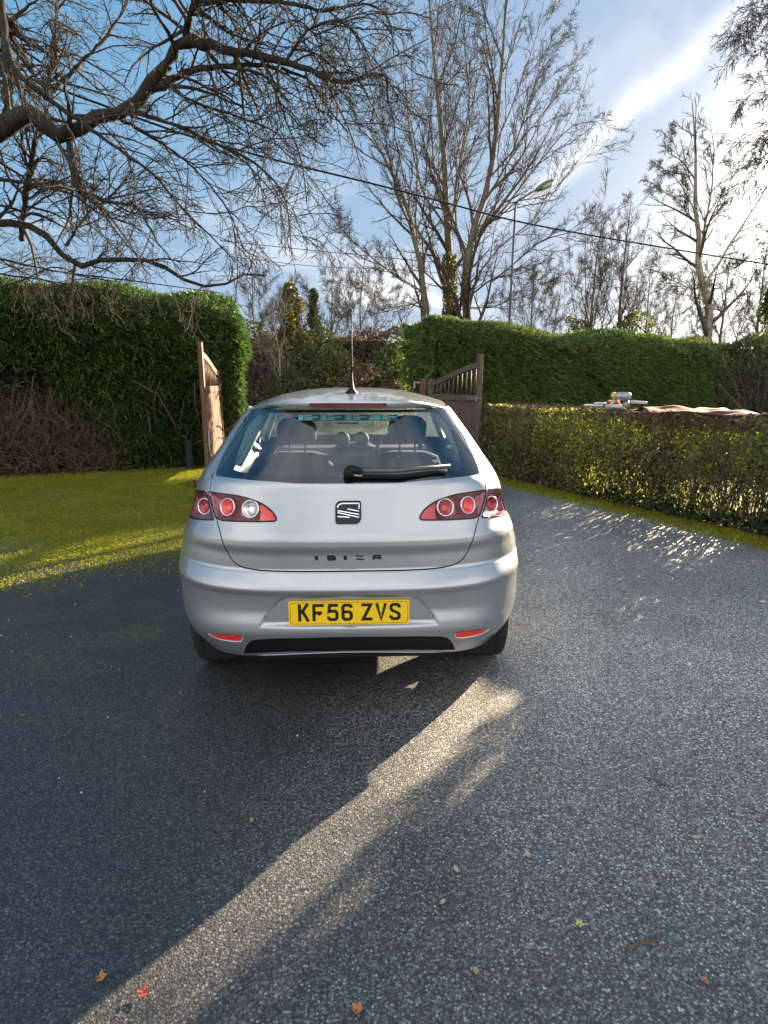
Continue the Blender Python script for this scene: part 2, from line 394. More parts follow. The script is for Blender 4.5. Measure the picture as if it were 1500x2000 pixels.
def dens(P, step=.02):
    out = []
    n = len(P)
    for i in range(n):
        a, b = np.array(P[i]), np.array(P[(i + 1) % n]); k = max(1, int(np.linalg.norm(b - a) / step))
        out += [a + (b - a) * j / k for j in range(k)]
    return out

# outlines on the right half, (u, z)
seam = chaikin([(.575, 1.075), (.560, 1.045), (.525, 1.003), (.434, .888), (.366, .826), (.306, .745), (.268, .705), (.205, .687), (.10, .684), (0, .684)], 2, False)
glass = [(0, 1.051), (.07, 1.053), (.140, 1.059)] + [(.34, 1.066), (.53, 1.067)] + [(.556, 1.088), (.60, 1.15), (.632, 1.209), (.655, 1.273), (.662, 1.338), (.662, 1.352), (0, 1.352)]
clear = [(0, 1.080), (.10, 1.084), (.25, 1.087), (.346, 1.092), (.395, 1.10), (.412, 1.115), (.448, 1.20), (.482, 1.275), (.45, 1.330), (.40, 1.338), (0, 1.340)]
l_in = chaikin([(.530, 1.0005), (.41, 1.003), (.290, 1.000), (.204, .980), (.160, .950), (.139, .915), (.141, .899), (.152, .895), (.28, .889), (.434, .8835), (.474, .922), (.508, .962), (.540, .998)], 1)
l_out = chaikin([(.556, .998), (.548, .9985), (.560, .999), (.70, .990), (.862, .966), (.875, .955), (.872, .86), (.862, .846), (.66, .862), (.46, .880), (.449, .884), (.486, .922), (.520, .962), (.550, .9975)], 1)
reflp = chaikin([(.437, .379), (.340, .392), (.242, .400), (.246, .385), (.260, .369), (.375, .366), (.40, .370)], 1)
reflw = chaikin([(.448, .378), (.40, .3855), (.240, .402), (.243, .385), (.260, .361), (.375, .357), (.425, .368)], 1)
diffp = [(0, .402), (.12, .396), (.190, .385), (.215, .375), (.235, .355), (.283, .293), (.24, .300), (.17, .312), (.09, .322), (0, .326)]
sil = lambda pts: [(u_y(y, z), z) for y, z in pts]
arch_r = [(.69 + .335 * math.cos(a), .29 + .335 * math.sin(a)) for a in np.linspace(-.25, math.pi + .25, 26)]
arch_f = [(3.15 + .335 * math.cos(a), .29 + .335 * math.sin(a)) for a in np.linspace(-.25, math.pi + .25, 26)]
win_r = chaikin(sil([(.86, 1.10), (1.0, 1.02), (1.52, 1.0), (1.50, 1.295), (1.05, 1.285)]), 1)
win_f = chaikin(sil([(1.60, 1.0), (2.74, .985), (2.62, 1.03), (2.17, 1.29), (1.58, 1.295)]), 1)
door1 = [(1.55, z) for z in np.linspace(.33, .985, 12)]; door2 = [(1.02, .90), (1.0, .74), (1.06, .56), (1.12, .36)]
bottom = [(0, .314), (.09, .310), (.17, .300), (.24, .288), (.285, .281), (.40, .272), (.5, .268), (.60, .285), (.68, .312)]
outer = [(0, 1.352), (0, .314)] + bottom[1:] + sil([(1.1, .21), (2.75, .21), (3.6, .25), (3.6, .84), (2.98, .985), (2.9, 1.0), (2.16, 1.352), (.70, 1.352)])

# triangulate half the shell once, with every outline as a constraint
cons = {}
def addc(k, P, closed=True, step=.02): cons[k] = (dens(P, step) if closed else [np.array(p) for p in P], closed)
addc('outer', outer); addc('mid', [(0, z) for z in np.arange(.32, 1.345, .006)], False); addc('gap', strip(seam, .0026)); addc('seam', seam, False)
addc('glass', glass); addc('clear', clear)
addc('l_in', l_in); addc('l_in2', inset(l_in, .0055)); addc('l_out', l_out); addc('l_out2', inset(l_out, .005))
addc('reflw', reflw); addc('refl', reflp); addc('diff', diffp)
addc('arch_r', sil(arch_r)); addc('arch_f', sil(arch_f)); addc('win_r', win_r); addc('win_f', win_f)
def vstrip(pts, hw): return sil([(y - hw, z) for y, z in pts] + [(y + hw, z) for y, z in pts[::-1]])
rc = [(u_x(x, z), z) for x, z in dens(RECESS[1:5], .01)]
addc('rec', [(0, .589)] + [(u_x(x, z), z) for x, z in [(.09, .589), (.18, .588), (.265, .586), (.300, .574), (.33, .545), (.355, .51), (.38, .475), (.405, .440)]], False)
addc('rec2', [(0, .579)] + [(u_x(x, z), z) for x, z in [(.09, .579), (.18, .578), (.262, .576), (.293, .567), (.322, .540), (.346, .505), (.371, .470), (.392, .440)]], False)
gu = np.concatenate([np.unique(np.round(np.concatenate([np.linspace(0, 1.0, 80), np.arcsin((np.arange(0, .78, .024)) ** 1.7) * 2 / math.pi]), 4)), 1 + np.arange(1, 76) * .042]); gz = np.concatenate([np.arange(.195, .70, .0085), np.arange(.70, 1.06, .011), np.arange(1.06, 1.375, .016)])
G = np.stack(np.meshgrid(gu, gz), -1).reshape(-1, 2)
segs = []
for P, c in cons.values():
    for i in range(len(P) if c else len(P) - 1): segs.append((P[i], P[(i + 1) % len(P)]))
for (a, b) in segs:
    if a[0] < 1e-6 and b[0] < 1e-6: continue
    bx = (G[:, 0] > min(a[0], b[0]) - .004) & (G[:, 0] < max(a[0], b[0]) + .004) & (G[:, 1] > min(a[1], b[1]) - .004) & (G[:, 1] < max(a[1], b[1]) + .004)
    if bx.any():
        ii = np.where(bx)[0]; ab = b - a; t = np.clip(((G[ii] - a) @ ab) / (ab @ ab + 1e-12), 0, 1)
        G = np.delete(G, ii[np.linalg.norm(G[ii] - a - t[:, None] * ab, axis=1) < .0032], 0)
cv, ce = [tuple(g) for g in G], []
for P, c in cons.values():
    k = len(cv); cv += [(float(p[0]), float(p[1])) for p in P]; ce += [(k + i, k + (i + 1) % len(P)) for i in range(len(P) if c else len(P) - 1)]
ov, oe, of, _, _, _ = delaunay_2d_cdt([Vector(v) for v in cv], ce, [], 0, 1e-5)
UZ = np.array([(max(v.x, 0), v.y) for v in ov]); T = np.array([list(f) for f in of])
UZ[UZ[:, 0] < 1e-4, 0] = 0
a_, b_, c_ = UZ[T[:, 0]], UZ[T[:, 1]], UZ[T[:, 2]]
ar = (b_[:, 0] - a_[:, 0]) * (c_[:, 1] - a_[:, 1]) - (c_[:, 0] - a_[:, 0]) * (b_[:, 1] - a_[:, 1])
T[ar < 0] = T[ar < 0][:, ::-1]; T = T[np.abs(ar) > 1e-9]
CT = UZ[T].mean(1)
def inp(P, poly):
    A = np.array(poly); r = np.zeros(len(P), bool); n = len(A)
    for i in range(n):
        a, b = A[i], A[(i + 1) % n]
        if a[1] == b[1]: continue
        c = (a[1] > P[:, 1]) != (b[1] > P[:, 1]); r ^= c & (P[:, 0] < (b[0] - a[0]) * (P[:, 1] - a[1]) / (b[1] - a[1]) + a[0])
    return r
reg = np.full(len(T), '', dtype='U12')
def setr(name, m): reg[(reg == '') & m] = name
pc = lambda k: inp(CT, cons[k][0])
reg[~pc('outer')] = 'void'
setr('void', pc('arch_r') | pc('arch_f'))
seam_poly = [(0, 1.03)] + [(0, .684)] + [tuple(p) for p in seam[::-1]]
tail = pc('glass') | inp(CT, [(0, 1.06)] + [tuple(p) for p in seam[::-1]] + [(.5, 1.06)])
setr('l_in', pc('l_in2')); setr('l_out', pc('l_out2')); setr('gasket_in', pc('l_in')); setr('gasket_out', pc('l_out'))
setr('gap', pc('gap') & ~pc('glass'))
setr('clear', pc('clear')); setr('frit', pc('glass'))
setr('refl', pc('refl')); setr('reflw', pc('reflw')); setr('diff', pc('diff'))
setr('win_r', pc('win_r')); setr('win_f', pc('win_f'));
setr('tail', tail); setr('bumper', (CT[:, 1] < .675) & (CT[:, 0] < .86) )
setr('body', np.ones(len(T), bool))
P3 = S(UZ[:, 0], UZ[:, 1]); NN = Snorm(UZ[:, 0], UZ[:, 1])
YAW = R_(2.2)
car = thing('parked_car', 'silver five door hatchback car parked on the tarmac drive, seen from behind', 'car', (-.149, 2.365, 0), YAW)
def region(names, off=0.0, lift=None):
    m = np.isin(reg, names); t = T[m]; used = np.unique(t); mp_ = np.full(len(UZ), -1); mp_[used] = np.arange(len(used))
    V = P3[used] + NN[used] * off; N = NN[used]
    if lift is not None: V = V + N * lift(used)[:, None]
    return V, mp_[t], N, UZ[used]
def half(V, t, N, side):
    if side > 0: return V, t, N
    return V * (-1, 1, 1), t[:, ::-1], N * (-1, 1, 1)
def both(V, t, N, uz):
    mid = uz[:, 0] < 1e-6; n = len(V); idx = np.arange(n) + n; idx[mid] = np.where(mid)[0]
    keep = np.concatenate([np.ones(n, bool), ~mid]); rm = np.cumsum(keep) - 1
    V2 = np.concatenate([V, V * (-1, 1, 1)])[keep]; N2 = np.concatenate([N, N * (-1, 1, 1)])[keep]
    return V2, np.concatenate([t, rm[idx[t]][:, ::-1]]), N2
def part(name, names, mat, off=0.0, lift=None, parent=None, flat=False):
    V, t, N = both(*region(names, off, lift)); return mesh(name, V, [t], mat, parent or car, True, True, None if flat else N)
def spart(name, names, mat, side, off=0.0, lift=None, parent=None, flat=False):
    V, t, N, uz = region(names, off, lift); V, t, N = half(V, t, N, side); return mesh(name, V, [t], mat, parent or car, True, True, None if flat else N)
part('body', ['body'], M['paint']); bumper = part('bumper', ['bumper'], M['paint']); tailgate = part('tailgate', ['tail'], M['paint'])
edgeset = set(np.unique(T[~np.isin(reg, ['gap'])]).tolist())
part('panel_gap', ['gap'], M['gap'], -.001, lambda us: np.array([0 if i in edgeset else -.008 for i in us]), tailgate, True)

rwin = part('rear_window', ['clear'], M['glass']); part('window_border', ['frit'], M['frit'], 0, None, rwin)
part('lower_grille', ['diff'], M['black'], -.012, None, bumper)
rimset = set(np.unique(T[~np.isin(reg, ['diff'])]).tolist())
for s_ in (1, -1):
    for line in (door1, door2):
        m = MB()
        for i, (y, z) in enumerate(line):
            for e in (-.0028, .0028): p_ = S(u_y(y + e, z), z) + Snorm(np.array([u_y(y, z)]), np.array([z]))[0] * .0012; m.V.append((p_[0] * s_, p_[1], p_[2]))
        m.F = [(2 * i, 2 * i + 1, 2 * i + 3, 2 * i + 2) for i in range(len(line) - 1)]; m.build('door_gap', M['gap'], car, False, True)
    spart('side_window', ['win_f'], M['glass'], s_); spart('side_window', ['win_r'], M['glass'], s_)
    rf = spart('reflector', ['refl'], M['refl_red'], s_, .004); spart('rim', ['reflw'], M['white_trim'], s_, .003, None, rf)
    for k, circs in (('in', [(.371, .946), (.246, .946)]), ('out', [(.578, .930)])):
        pg = cons['l_%s2' % k][0]; A2 = [xz(p) for p in pg]
        base = lambda us: -.030 * sst(0, .018, np.abs(inside_dist(np.stack([P3[us][:, 0], P3[us][:, 2]], -1), A2)))
        lamp = spart('tail_light', ['l_' + k], M['lamp_smoke'], s_, -.002, base, None, True)
        spart('lens', ['l_' + k], M['lens'], s_, .003, None, lamp); spart('gasket', ['gasket_' + k], M['gloss_black'], s_, .002, None, lamp)
        for q, (cu, cz) in enumerate(circs):
            c = S(cu, cz); nn = Snorm(np.array([cu]), np.array([cz]))[0]; c = c - nn * .010; nn = nn + ((0, -.9, .05) if k == 'out' else (0, 0, 0)); nn = nn / np.linalg.norm(nn); c[0] *= s_; nn = nn * (s_, 1, 1)
            clear_ = (s_ < 0 and k == 'in' and q == 1); mt = M['lamp_clear'] if clear_ else (M['lamp_red'] if (k == 'in' and q == 0) else M['lamp_dark'])
            nv = Vector(nn); ax = nv.cross(Vector((0, 0, 1))).normalized(); ay = ax.cross(nv).normalized(); cc = Vector(c)
            rr = .0395 if k == 'in' else .0375
            b = MB(); n = 28
            prof = [(.0, -.006), (.012, -.0065), (.020, .001), (.021, -.005), (.030, .0), (.034, .004)]
            for r0, h in prof:
                for j in range(n): b.V.append(tuple(cc + (ax * math.cos(j * 2 * math.pi / n) + ay * math.sin(j * 2 * math.pi / n)) * (r0 * rr / .0395) + nv * h))
            for i in range(len(prof) - 1): b.F += [(i * n + j, i * n + (j + 1) % n, (i + 1) * n + (j + 1) % n, (i + 1) * n + j) for j in range(n)]
            b.build('lamp_bowl', mt, lamp, False, True)
            b = MB()
            for i in range(8):
                ph = i * 2 * math.pi / 8
                for j in range(n):
                    dr = ax * math.cos(j * 2 * math.pi / n) + ay * math.sin(j * 2 * math.pi / n); b.V.append(tuple(cc + dr * (rr - .002 + .0038 * math.cos(ph)) + nv * (.005 + .004 * math.sin(ph))))
            for i in range(8): b.F += [(i * n + j, i * n + (j + 1) % n, ((i + 1) % 8) * n + (j + 1) % n, ((i + 1) % 8) * n + j) for j in range(n)]
            b.build('lamp_ring', M['chrome'], lamp, True, True)
        if k == 'in':   # plain red block at the inner end of the cluster
            m2 = (reg == 'l_in') & (CT[:, 0] < .205)
            t = T[m2]; us = np.unique(t); mpp = np.full(len(UZ), -1); mpp[us] = np.arange(len(us))
            V = P3[us] + NN[us] * -.006; V, t2, N = half(V, mpp[t], NN[us], s_); mesh('lamp_block', V, [t2], M['lamp_red'] if s_ < 0 else M['lamp_dark'], lamp, True, True, N)
# thin bright moulding across the lower grille
b = MB(); b.tube([(x, float(S(u_x(abs(x), .321 - .026 * (x / .42) ** 2), .321 - .026 * (x / .42) ** 2)[1]) - .006, .321 - .026 * (x / .42) ** 2) for x in np.linspace(-.41, .41, 25)], .0026, 6); b.build('moulding', M['alloy'], bumper, True, True)

# roof, spoiler, windscreen, bonnet, nose
zr = 1.352
def rail(y): return float(S(u_y(max(y, .62), zr), zr)[0])
zc = pchip([.2, .25, .6, 1.3, 2.0, 2.3], [1.392, 1.395, 1.424, 1.444, 1.408, 1.37])
V = []; ns, nt_ = 41, 30
for i in range(nt_):
    t = i / (nt_ - 1)
    for j in range(ns):
        s = -1 + 2 * j / (ns - 1); yl = .285 + .40 * abs(s) ** 2.4; yf = 2.16 - .16 * abs(s) ** 2 + .02
        y = yl + (yf - yl) * t; wx = rail(y) ; e = zr - .012 * (1 - t) ** 6
        V.append((s * wx, y, e + (float(zc(y)) - e) * (1 - abs(s) ** 2.6)))
Fr = [(i * ns + j, i * ns + j + 1, (i + 1) * ns + j + 1, (i + 1) * ns + j) for i in range(nt_ - 1) for j in range(ns - 1)]
roof = mesh('roof', V, Fr, M['paint'], car, True, True)
lip = [np.array(V[j]) for j in range(ns)]; V2 = []; rows = 6
for r in range(rows):
    for j, p in enumerate(lip):
        s = abs(-1 + 2 * j / (ns - 1)); h = .036 * (1 - s ** 3)
        dy, dz = [(0, 0), (-.004, -.004), (-.003, -h * .5), (.004, -h), (.02, -h - .002), (.14 * (1 - .5 * s ** 3), -h + .012)][r]
        V2.append((p[0], p[1] + dy, p[2] + dz - .0005 * r))
Fs2 = [(i * ns + j, (i + 1) * ns + j, (i + 1) * ns + j + 1, i * ns + j + 1) for i in range(rows - 1) for j in range(ns - 1)]
spoiler = mesh('spoiler', V2, Fs2, M['paint'], car, True, True)
b = MB(); pts = []
for x in np.linspace(-.178, .178, 21):
    j = (x / lip[-1][0] + 1) / 2 * (ns - 1); k = int(j); p = lip[k] * (1 - j + k) + lip[k + 1] * (j - k); pts.append(p)
for k in range(20):
    p, q = pts[k], pts[k + 1]
    for (a, c) in ((-.007, -.011), (-.007, -.029)): pass
    b.add([(p[0], p[1] - .0065, p[2] - .011), (q[0], q[1] - .0065, q[2] - .011), (q[0], q[1] - .0055, q[2] - .030), (p[0], p[1] - .0055, p[2] - .030)], [(0, 3, 2, 1)])
b.build('brake_light', pbr('brake_light_red', (.10, .006, .008), .15, coat=1), spoiler, True, True)
def patch(fn, nu, nv, name, mat, parent=None, smooth=True):
    V = [fn(j / (nu - 1) * 2 - 1, i / (nv - 1)) for i in range(nv) for j in range(nu)]
    return mesh(name, V, [(i * nu + j, i * nu + j + 1, (i + 1) * nu + j + 1, (i + 1) * nu + j) for i in range(nv - 1) for j in range(nu - 1)], mat, parent or car, smooth, True)
def ws(s, t):
    yt = 2.18 - .16 * abs(s) ** 2; yb = 2.98 - .02 * abs(s) ** 2; y = yt + (yb - yt) * t
    zt = zr + (float(zc(yt)) - zr) * (1 - abs(s) ** 2.6); zb = .985 + .03 * (1 - s * s); z = zt + (zb - zt) * t + .03 * math.sin(math.pi * t)
    zz = zr + (.985 - zr) * t; wx = float(S(u_y(2.16 + .82 * t, zz), zz)[0])
    return (s * wx, y, z)
def dusty():
    t = NT('dusty_windscreen'); co = t.n('ShaderNodeTexCoord').outputs['Object']; fr = thin_fresnel(t)
    a = t.n('ShaderNodeBsdfTransparent', {'Color': (.92, .96, .96, 1)}); g_ = t.n('ShaderNodeBsdfGlossy', {'Roughness': .0}); d_ = t.n('ShaderNodeBsdfTranslucent', {'Color': (.80, .86, .84, 1)})
    m1 = t.n('ShaderNodeMixShader', {0: t.math('ADD', .02, t.math('MULTIPLY', t.noise(co, 6, 5), .10))}); t.l(a.outputs[0], m1.inputs[1]); t.l(d_.outputs[0], m1.inputs[2])
    m2 = t.n('ShaderNodeMixShader', {0: fr.outputs[0]}); t.l(m1.outputs[0], m2.inputs[1]); t.l(g_.outputs[0], m2.inputs[2]); t.l(m2.outputs[0], t.out.inputs[0]); return t.m
wsc = patch(ws, 21, 12, 'windscreen', dusty())
def hood(s, t):
    y = 2.98 + (3.6 - 2.98) * t; ze = .985 + (.84 - .985) * t; wx = float(S(u_y(y, ze), ze)[0]); return (s * wx, y, ze + (.03 + .03 * t) * (1 - abs(s) ** 2.4))
patch(hood, 21, 10, 'bonnet', M['paint'])
def nose(s, t):
    th = s * math.pi / 2
    zt = .84 - .59 * t ; bulge = .36 * (1 - .15 * (1 - math.sin(math.pi * min(1, t * 1.1)))) * min(1, .35 + 3 * t); wx = float(S(u_y(3.6, max(.25, zt)), max(.25, zt))[0])
    return (wx * math.copysign(abs(math.sin(th)) ** .7, s), 3.6 + bulge * abs(math.cos(th)) ** .8, zt + (.06 * (1 - abs(math.sin(th)) ** 1.7)) * max(0, 1 - 4 * t))
patch(nose, 33, 14, 'front_bumper', M['paint'])
b = MB(); b.box((0, 1.95, .30), (1.36, 3.5, .16)); b.box((0, 3.0, .55), (1.2, 1.1, .5)); b.box((0, .30, .43), (1.25, .30, .20)); b.box((0, .17, .30), (.80, .10, .10)); b.build('underbody', M['black'], car, False, True)

# number plate
pl = MB(); pr = [(x * sx, z * sz) for (sx, sz) in ((1, 1),) for x, z in []]
def rrect(wd, ht, r, n=5):
    out = []
    for cx, cz, a0 in ((wd / 2 - r, ht / 2 - r, 0), (-wd / 2 + r, ht / 2 - r, 90), (-wd / 2 + r, -ht / 2 + r, 180), (wd / 2 - r, -ht / 2 + r, 270)):
        for i in range(n): a = R_(a0 + 90 * i / (n - 1)); out.append((cx + r * math.cos(a), cz + r * math.sin(a)))
    return out
PC = (0, .0185, .5065)
pl.prism(rrect(.520, .111, .008), .006, PC, (1, 0, 0), (0, 0, 1), (0, 1, 0)); plate = pl.build('number_plate', M['plate'], car, False, True)
def stroke(pts, wd, closed=False):
    """flat mitred stroke; returns quads of 2D points"""
    P = [np.array(p, float) for p in pts]; n = len(P); Lf, Rt = [], []
    for i in range(n):
        a = P[i - 1] if (i or closed) else None; c = P[(i + 1) % n] if (i < n - 1 or closed) else None
        t1 = (P[i] - a) / np.linalg.norm(P[i] - a) if a is not None else None; t2 = (c - P[i]) / np.linalg.norm(c - P[i]) if c is not None else None
        if t1 is None: t1 = t2
        if t2 is None: t2 = t1
        n1, n2 = np.array((-t1[1], t1[0])), np.array((-t2[1], t2[0])); m = (n1 + n2) / max(.35, 1 + n1 @ n2)
        Lf.append(P[i] + m * wd / 2); Rt.append(P[i] - m * wd / 2)
    k = n if closed else n - 1
    return [(Rt[i], Rt[(i + 1) % n], Lf[(i + 1) % n], Lf[i]) for i in range(k)]
GL = {'K': [[(7, 0), (7, 78)], [(13, 36), (43, 80)], [(21, 44), (44, -1)]],
      'F': [[(7, 0), (7, 71.5), (50, 71.5)], [(7, 38), (42, 38)]],
      '5': [[(47, 71.5), (11, 71.5), (8, 43), (13, 45), (35, 45), (42, 38), (42, 14), (35, 6.5), (13, 6.5), (6.5, 13), (6, 21)]],
      '6': [[(43, 59), (42, 65), (36, 71.5), (14, 71.5), (7, 64), (7, 14), (14, 6.5), (35, 6.5), (42.5, 14), (42.5, 34), (35, 41), (9, 41)]],
      'Z': [[(1, 71.5), (41, 71.5), (9, 6.5), (49, 6.5)]],
      'V': [[(5.5, 78), (24.5, 3), (43.5, 78)]],
      'S': [[(42.5, 57), (42.5, 64), (36, 71.5), (14, 71.5), (7, 64), (7, 52), (12, 45), (37, 33), (42.5, 26), (42.5, 14), (35, 6.5), (14, 6.5), (7, 14), (6.5, 22)]]}
for ch, x0 in zip('KF56ZVS', (40, 101.5, 165, 226, 311, 373, 433)):
    b = MB()
    for st in GL[ch]:
        for q in stroke(st, 13.6):
            b.prism([((x0 + p[0] - 260) / 1000, (19.5 + p[1] - 55.5) / 1000) for p in q], -.0006, (PC[0], PC[1] - .0003, PC[2]), (1, 0, 0), (0, 0, 1), (0, 1, 0))
    b.build('character', M['ink'], plate, False, True)
b = MB(); brd = rrect(.506, .096, .009)
for i, q in enumerate(stroke(brd, .0016, True)):
    mx_ = np.mean([p[0] for p in q]); mz_ = np.mean([p[1] for p in q])
    b.prism([tuple(p) for p in q], -.0004, (PC[0], PC[1] - .0002, PC[2]), (1, 0, 0), (0, 0, 1), (0, 1, 0))
b.build('border_line', M['ink'], plate, False, True)
b = MB(); rng = random.Random(3); b.prism([(-.093, -.0505), (.093, -.0505), (.093, -.0455), (-.093, -.0455)], -.0003, (PC[0], PC[1] - .0007, PC[2]), (1, 0, 0), (0, 0, 1), (0, 1, 0))
b.build('print_band', M['plate'], plate, False, True)
b = MB(); x = -.088
while x < .086:
    wd = rng.uniform(.0012, .0022)
    if rng.random() > .14: b.prism([(x, -.0494), (x + wd, -.0494), (x + wd, -.0494 + rng.choice((.002, .003))), (x, -.0468)], -.0003, (PC[0], PC[1] - .0011, PC[2]), (1, 0, 0), (0, 0, 1), (0, 1, 0))
    x += wd + .0009
b.build('small_print', M['ink'], plate, False, True)
for xx, zz in ((-.129, .0005), (.144, .001)):
    b = MB(); b.lathe([(.0068, 0), (.0062, -.002), (.003, -.003), (0, -.003)], (PC[0] + xx, PC[1] - .0008, PC[2] - .004 + zz), 'y', 12); b.build('screw', M['gap'] if xx < 0 else M['ink'], plate, True, True)

# badge: black panel with a rounded outline, chrome slashes; and the model lettering
BC = (0, 0, .936); yb = lambda z: float(S(.0, z)[1])
tilt = math.atan2(yb(.975) - yb(.895), .08); by, bz = math.sin(tilt), math.cos(tilt)
def bp(poly, d, off): return dict(poly=poly, d=d, origin=(0, yb(.936) - .004 - off, .936), ax=(1, 0, 0), ay=(0, by, bz), an=(0, -bz, by))
def brr(wd, ht, rs, n=6):
    out = []
    for (cx, cz, a0, r) in ((wd / 2, ht / 2, 0, rs[0]), (-wd / 2, ht / 2, 90, rs[1]), (-wd / 2, -ht / 2, 180, rs[2]), (wd / 2, -ht / 2, 270, rs[3])):
        ox = cx - math.copysign(r, cx); oz = cz - math.copysign(r, cz)
        for i in range(n): a = R_(a0 + 90 * i / (n - 1)); out.append((ox + r * math.cos(a), oz + r * math.sin(a)))
    return out
b = MB(); b.prism(**bp(brr(.110, .100, (.010, .026, .012, .026)), .004, 0)); badge = b.build('badge', M['gloss_black'], car, False, True)
b = MB(); b.prism(**bp(brr(.098, .088, (.006, .022, .006, .022)), .0008, .004)); b.build('badge_face', pbr('badge_face', (.02, .023, .026), .2, .3, spec=.3, noise=.5, nscale=25), badge, False, True)
b = MB()
for q in stroke([(-.046, .022), (-.040, .034), (-.026, .0395), (.046, .0395)], .0045): b.prism(**bp([tuple(p) for p in q], .0008, .0049))
for pts in ([(-.045, .009), (.046, -.008)], [(-.045, .0005), (.046, -.020)], [(-.003, .016), (.046, .006)], [(-.045, -.016), (.006, -.020)], [(.046, .0395), (.046, .016)]):
    for q in stroke(pts, .0042): b.prism(**bp([tuple(p) for p in q], .0008, .0049))
b.build('badge_stripe', M['chrome'], badge, False, True)
LG = {'I': [[(1.2, 0), (.2, 10)]], 'B': [[(0, 1), (15, 1), (16.5, 2.5), (16.5, 4), (15, 5.2), (3, 5.2)], [(15, 5.2), (15.5, 8), (14, 9), (1, 9), (1, 1)]], 'Z': [[(0, 9), (16, 9), (2, 1), (18, 1)]],
      'A': [[(1, 0), (1, 7), (3, 9), (16, 9), (16, 0)], [(1, 4), (16, 4)]]}
for ch, x0 in zip('IBIZA', (-.139, -.090, -.016, .030, .104)):
    for dz, mt, dd, wd in ((.0014, M['chrome'], .0022, 4.6), (0, M['ink'], .0034, 4.3)):
        b = MB()
        for st in LG[ch]:
            for q in stroke(st, wd * (1.7 if ch == 'I' else 1)): b.prism([(x0 + p[0] * 1.95 / 1000, p[1] * 2.0 / 1000 - .010 + dz) for p in q], dd, (0, yb(.742) + .001, .744), (1, 0, 0), (0, 0, 1), (0, -1, 0))
        nm = b.build('letter' if mt is M['ink'] else 'letter_edge', mt, tailgate, False, True)
# follow the bow of the tailgate
for o in [c for c in tailgate.children if c.name.startswith('letter')]:
    for v in o.data.vertices: v.co.y += float(S(u_x(abs(v.co.x), .744), .744)[1]) - yb(.744)

# wiper
def gp(x, z, off): 
    u_ = u_x(abs(x), z); p = S(u_, z); n_ = Snorm(np.array([max(u_, .003)]), np.array([z]))[0]; n_ = n_ * (1 if x >= 0 else -1, 1, 1); return Vector((x, p[1], z)) + Vector(n_) * off
b = MB(); b.lathe([(0, -.04), (.019, -.038), (.024, -.02), (.024, .02)], tuple(gp(.003, 1.088, .012)), 'y', 16); b.tube([gp(.003, 1.088, .03), gp(.03, 1.084, .04), gp(.06, 1.078, .035)], [.022, .018, .013], 8)
wip = b.build('rear_wiper', M['black'], car, True, True)
b = MB(); b.tube([gp(.035, 1.084, .035), gp(.20, 1.083, .034), gp(.44, 1.098, .03)], [.012, .010, .008], 8); b.build('wiper_arm', pbr('wiper_arm', (.10, .105, .11), .35, .3), wip, True, True)
b = MB(); b.tube([gp(.06, 1.072, .016), gp(.22, 1.070, .016), gp(.43, 1.086, .016)], [.010, .010, .008], 6); b.build('wiper_blade', M['gap'], wip, True, True)

# aerial on the roof
ab = (0.012, .60, float(zc(.60)))
b = MB(); b.lathe([(.034, -.006), (.030, .004), (.014, .02), (.008, .06), (.0062, .10)], ab, 'z', 14); ant = b.build('aerial', M['black'], car, True, True)
b = MB(); b.tube([(ab[0], ab[1], ab[2] + .09), (ab[0] + .002, ab[1] + .02, ab[2] + .24), (ab[0] + .003, ab[1] + .05, ab[2] + .395)], [.0050, .0036, .0028], 6)
for k in range(26):
    t = k / 25; b.ball((ab[0] + .002 + .001 * t, ab[1] + .01 + .04 * t, ab[2] + .13 + .265 * t), .0046, 6, 4)
b.build('aerial_mast', M['black'], ant, True, True)

# stickers inside the top of the rear window
for x0, x1, lx in ((-.233, -.128, .022), (-.128, -.012, .022), (-.012, .098, .022), (.098, .228, .046)):
    b = MB(); N_ = 6
    for k in range(N_):
        xa, xb = x0 + .0015 + (x1 - x0 - .003) * k / N_, x0 + .0015 + (x1 - x0 - .003) * (k + 1) / N_
        b.add([gp(xa, 1.307, -.004), gp(xb, 1.307, -.004), gp(xb, 1.333, -.004), gp(xa, 1.333, -.004)], [(0, 1, 2, 3)])
    st = b.build('window_sticker', M['teal'], rwin, False, True)
    b = MB(); b.add([gp(x0 + .004, 1.3095, -.002), gp(x0 + .004 + lx, 1.3095, -.002), gp(x0 + .004 + lx, 1.3305, -.002), gp(x0 + .004, 1.3305, -.002)], [(0, 1, 2, 3)]); b.build('sticker_panel', M['teal_l'], st, False, True)
    b = MB(); xs = x0 + lx + .010
    for r_ in range(3):
        x = xs; end = min(x1 - .006, xs + (.030, .062, .032)[r_])
        while x < end:
            wd = rng.uniform(.003, .006); z0 = 1.327 - r_ * .008; b.add([gp(x, z0, -.002), gp(x + wd, z0, -.002), gp(x + wd, z0 + .0045, -.002), gp(x, z0 + .0045, -.002)], [(0, 1, 2, 3)]); x += wd + .0012
    b.build('sticker_print', M['stk_w'], st, False, True)
b = MB()
for k in range(8):
    xa, xb = -.118 + .235 * k / 8, -.118 + .235 * (k + 1) / 8; b.add([gp(xa, 1.276, -.004), gp(xb, 1.276, -.004), gp(xb, 1.303, -.004), gp(xa, 1.303, -.004)], [(0, 1, 2, 3)])
st = b.build('window_sticker', M['stk_pale'], rwin, False, True)
b = MB(); x = -.048
while x < .045:
    wd = rng.uniform(.003, .007); b.add([gp(x, 1.291, -.002), gp(x + wd, 1.291, -.002), gp(x + wd, 1.299, -.002), gp(x, 1.299, -.002)], [(0, 1, 2, 3)]); x += wd + .002
b.build('sticker_print', M['ink'], st, False, True)

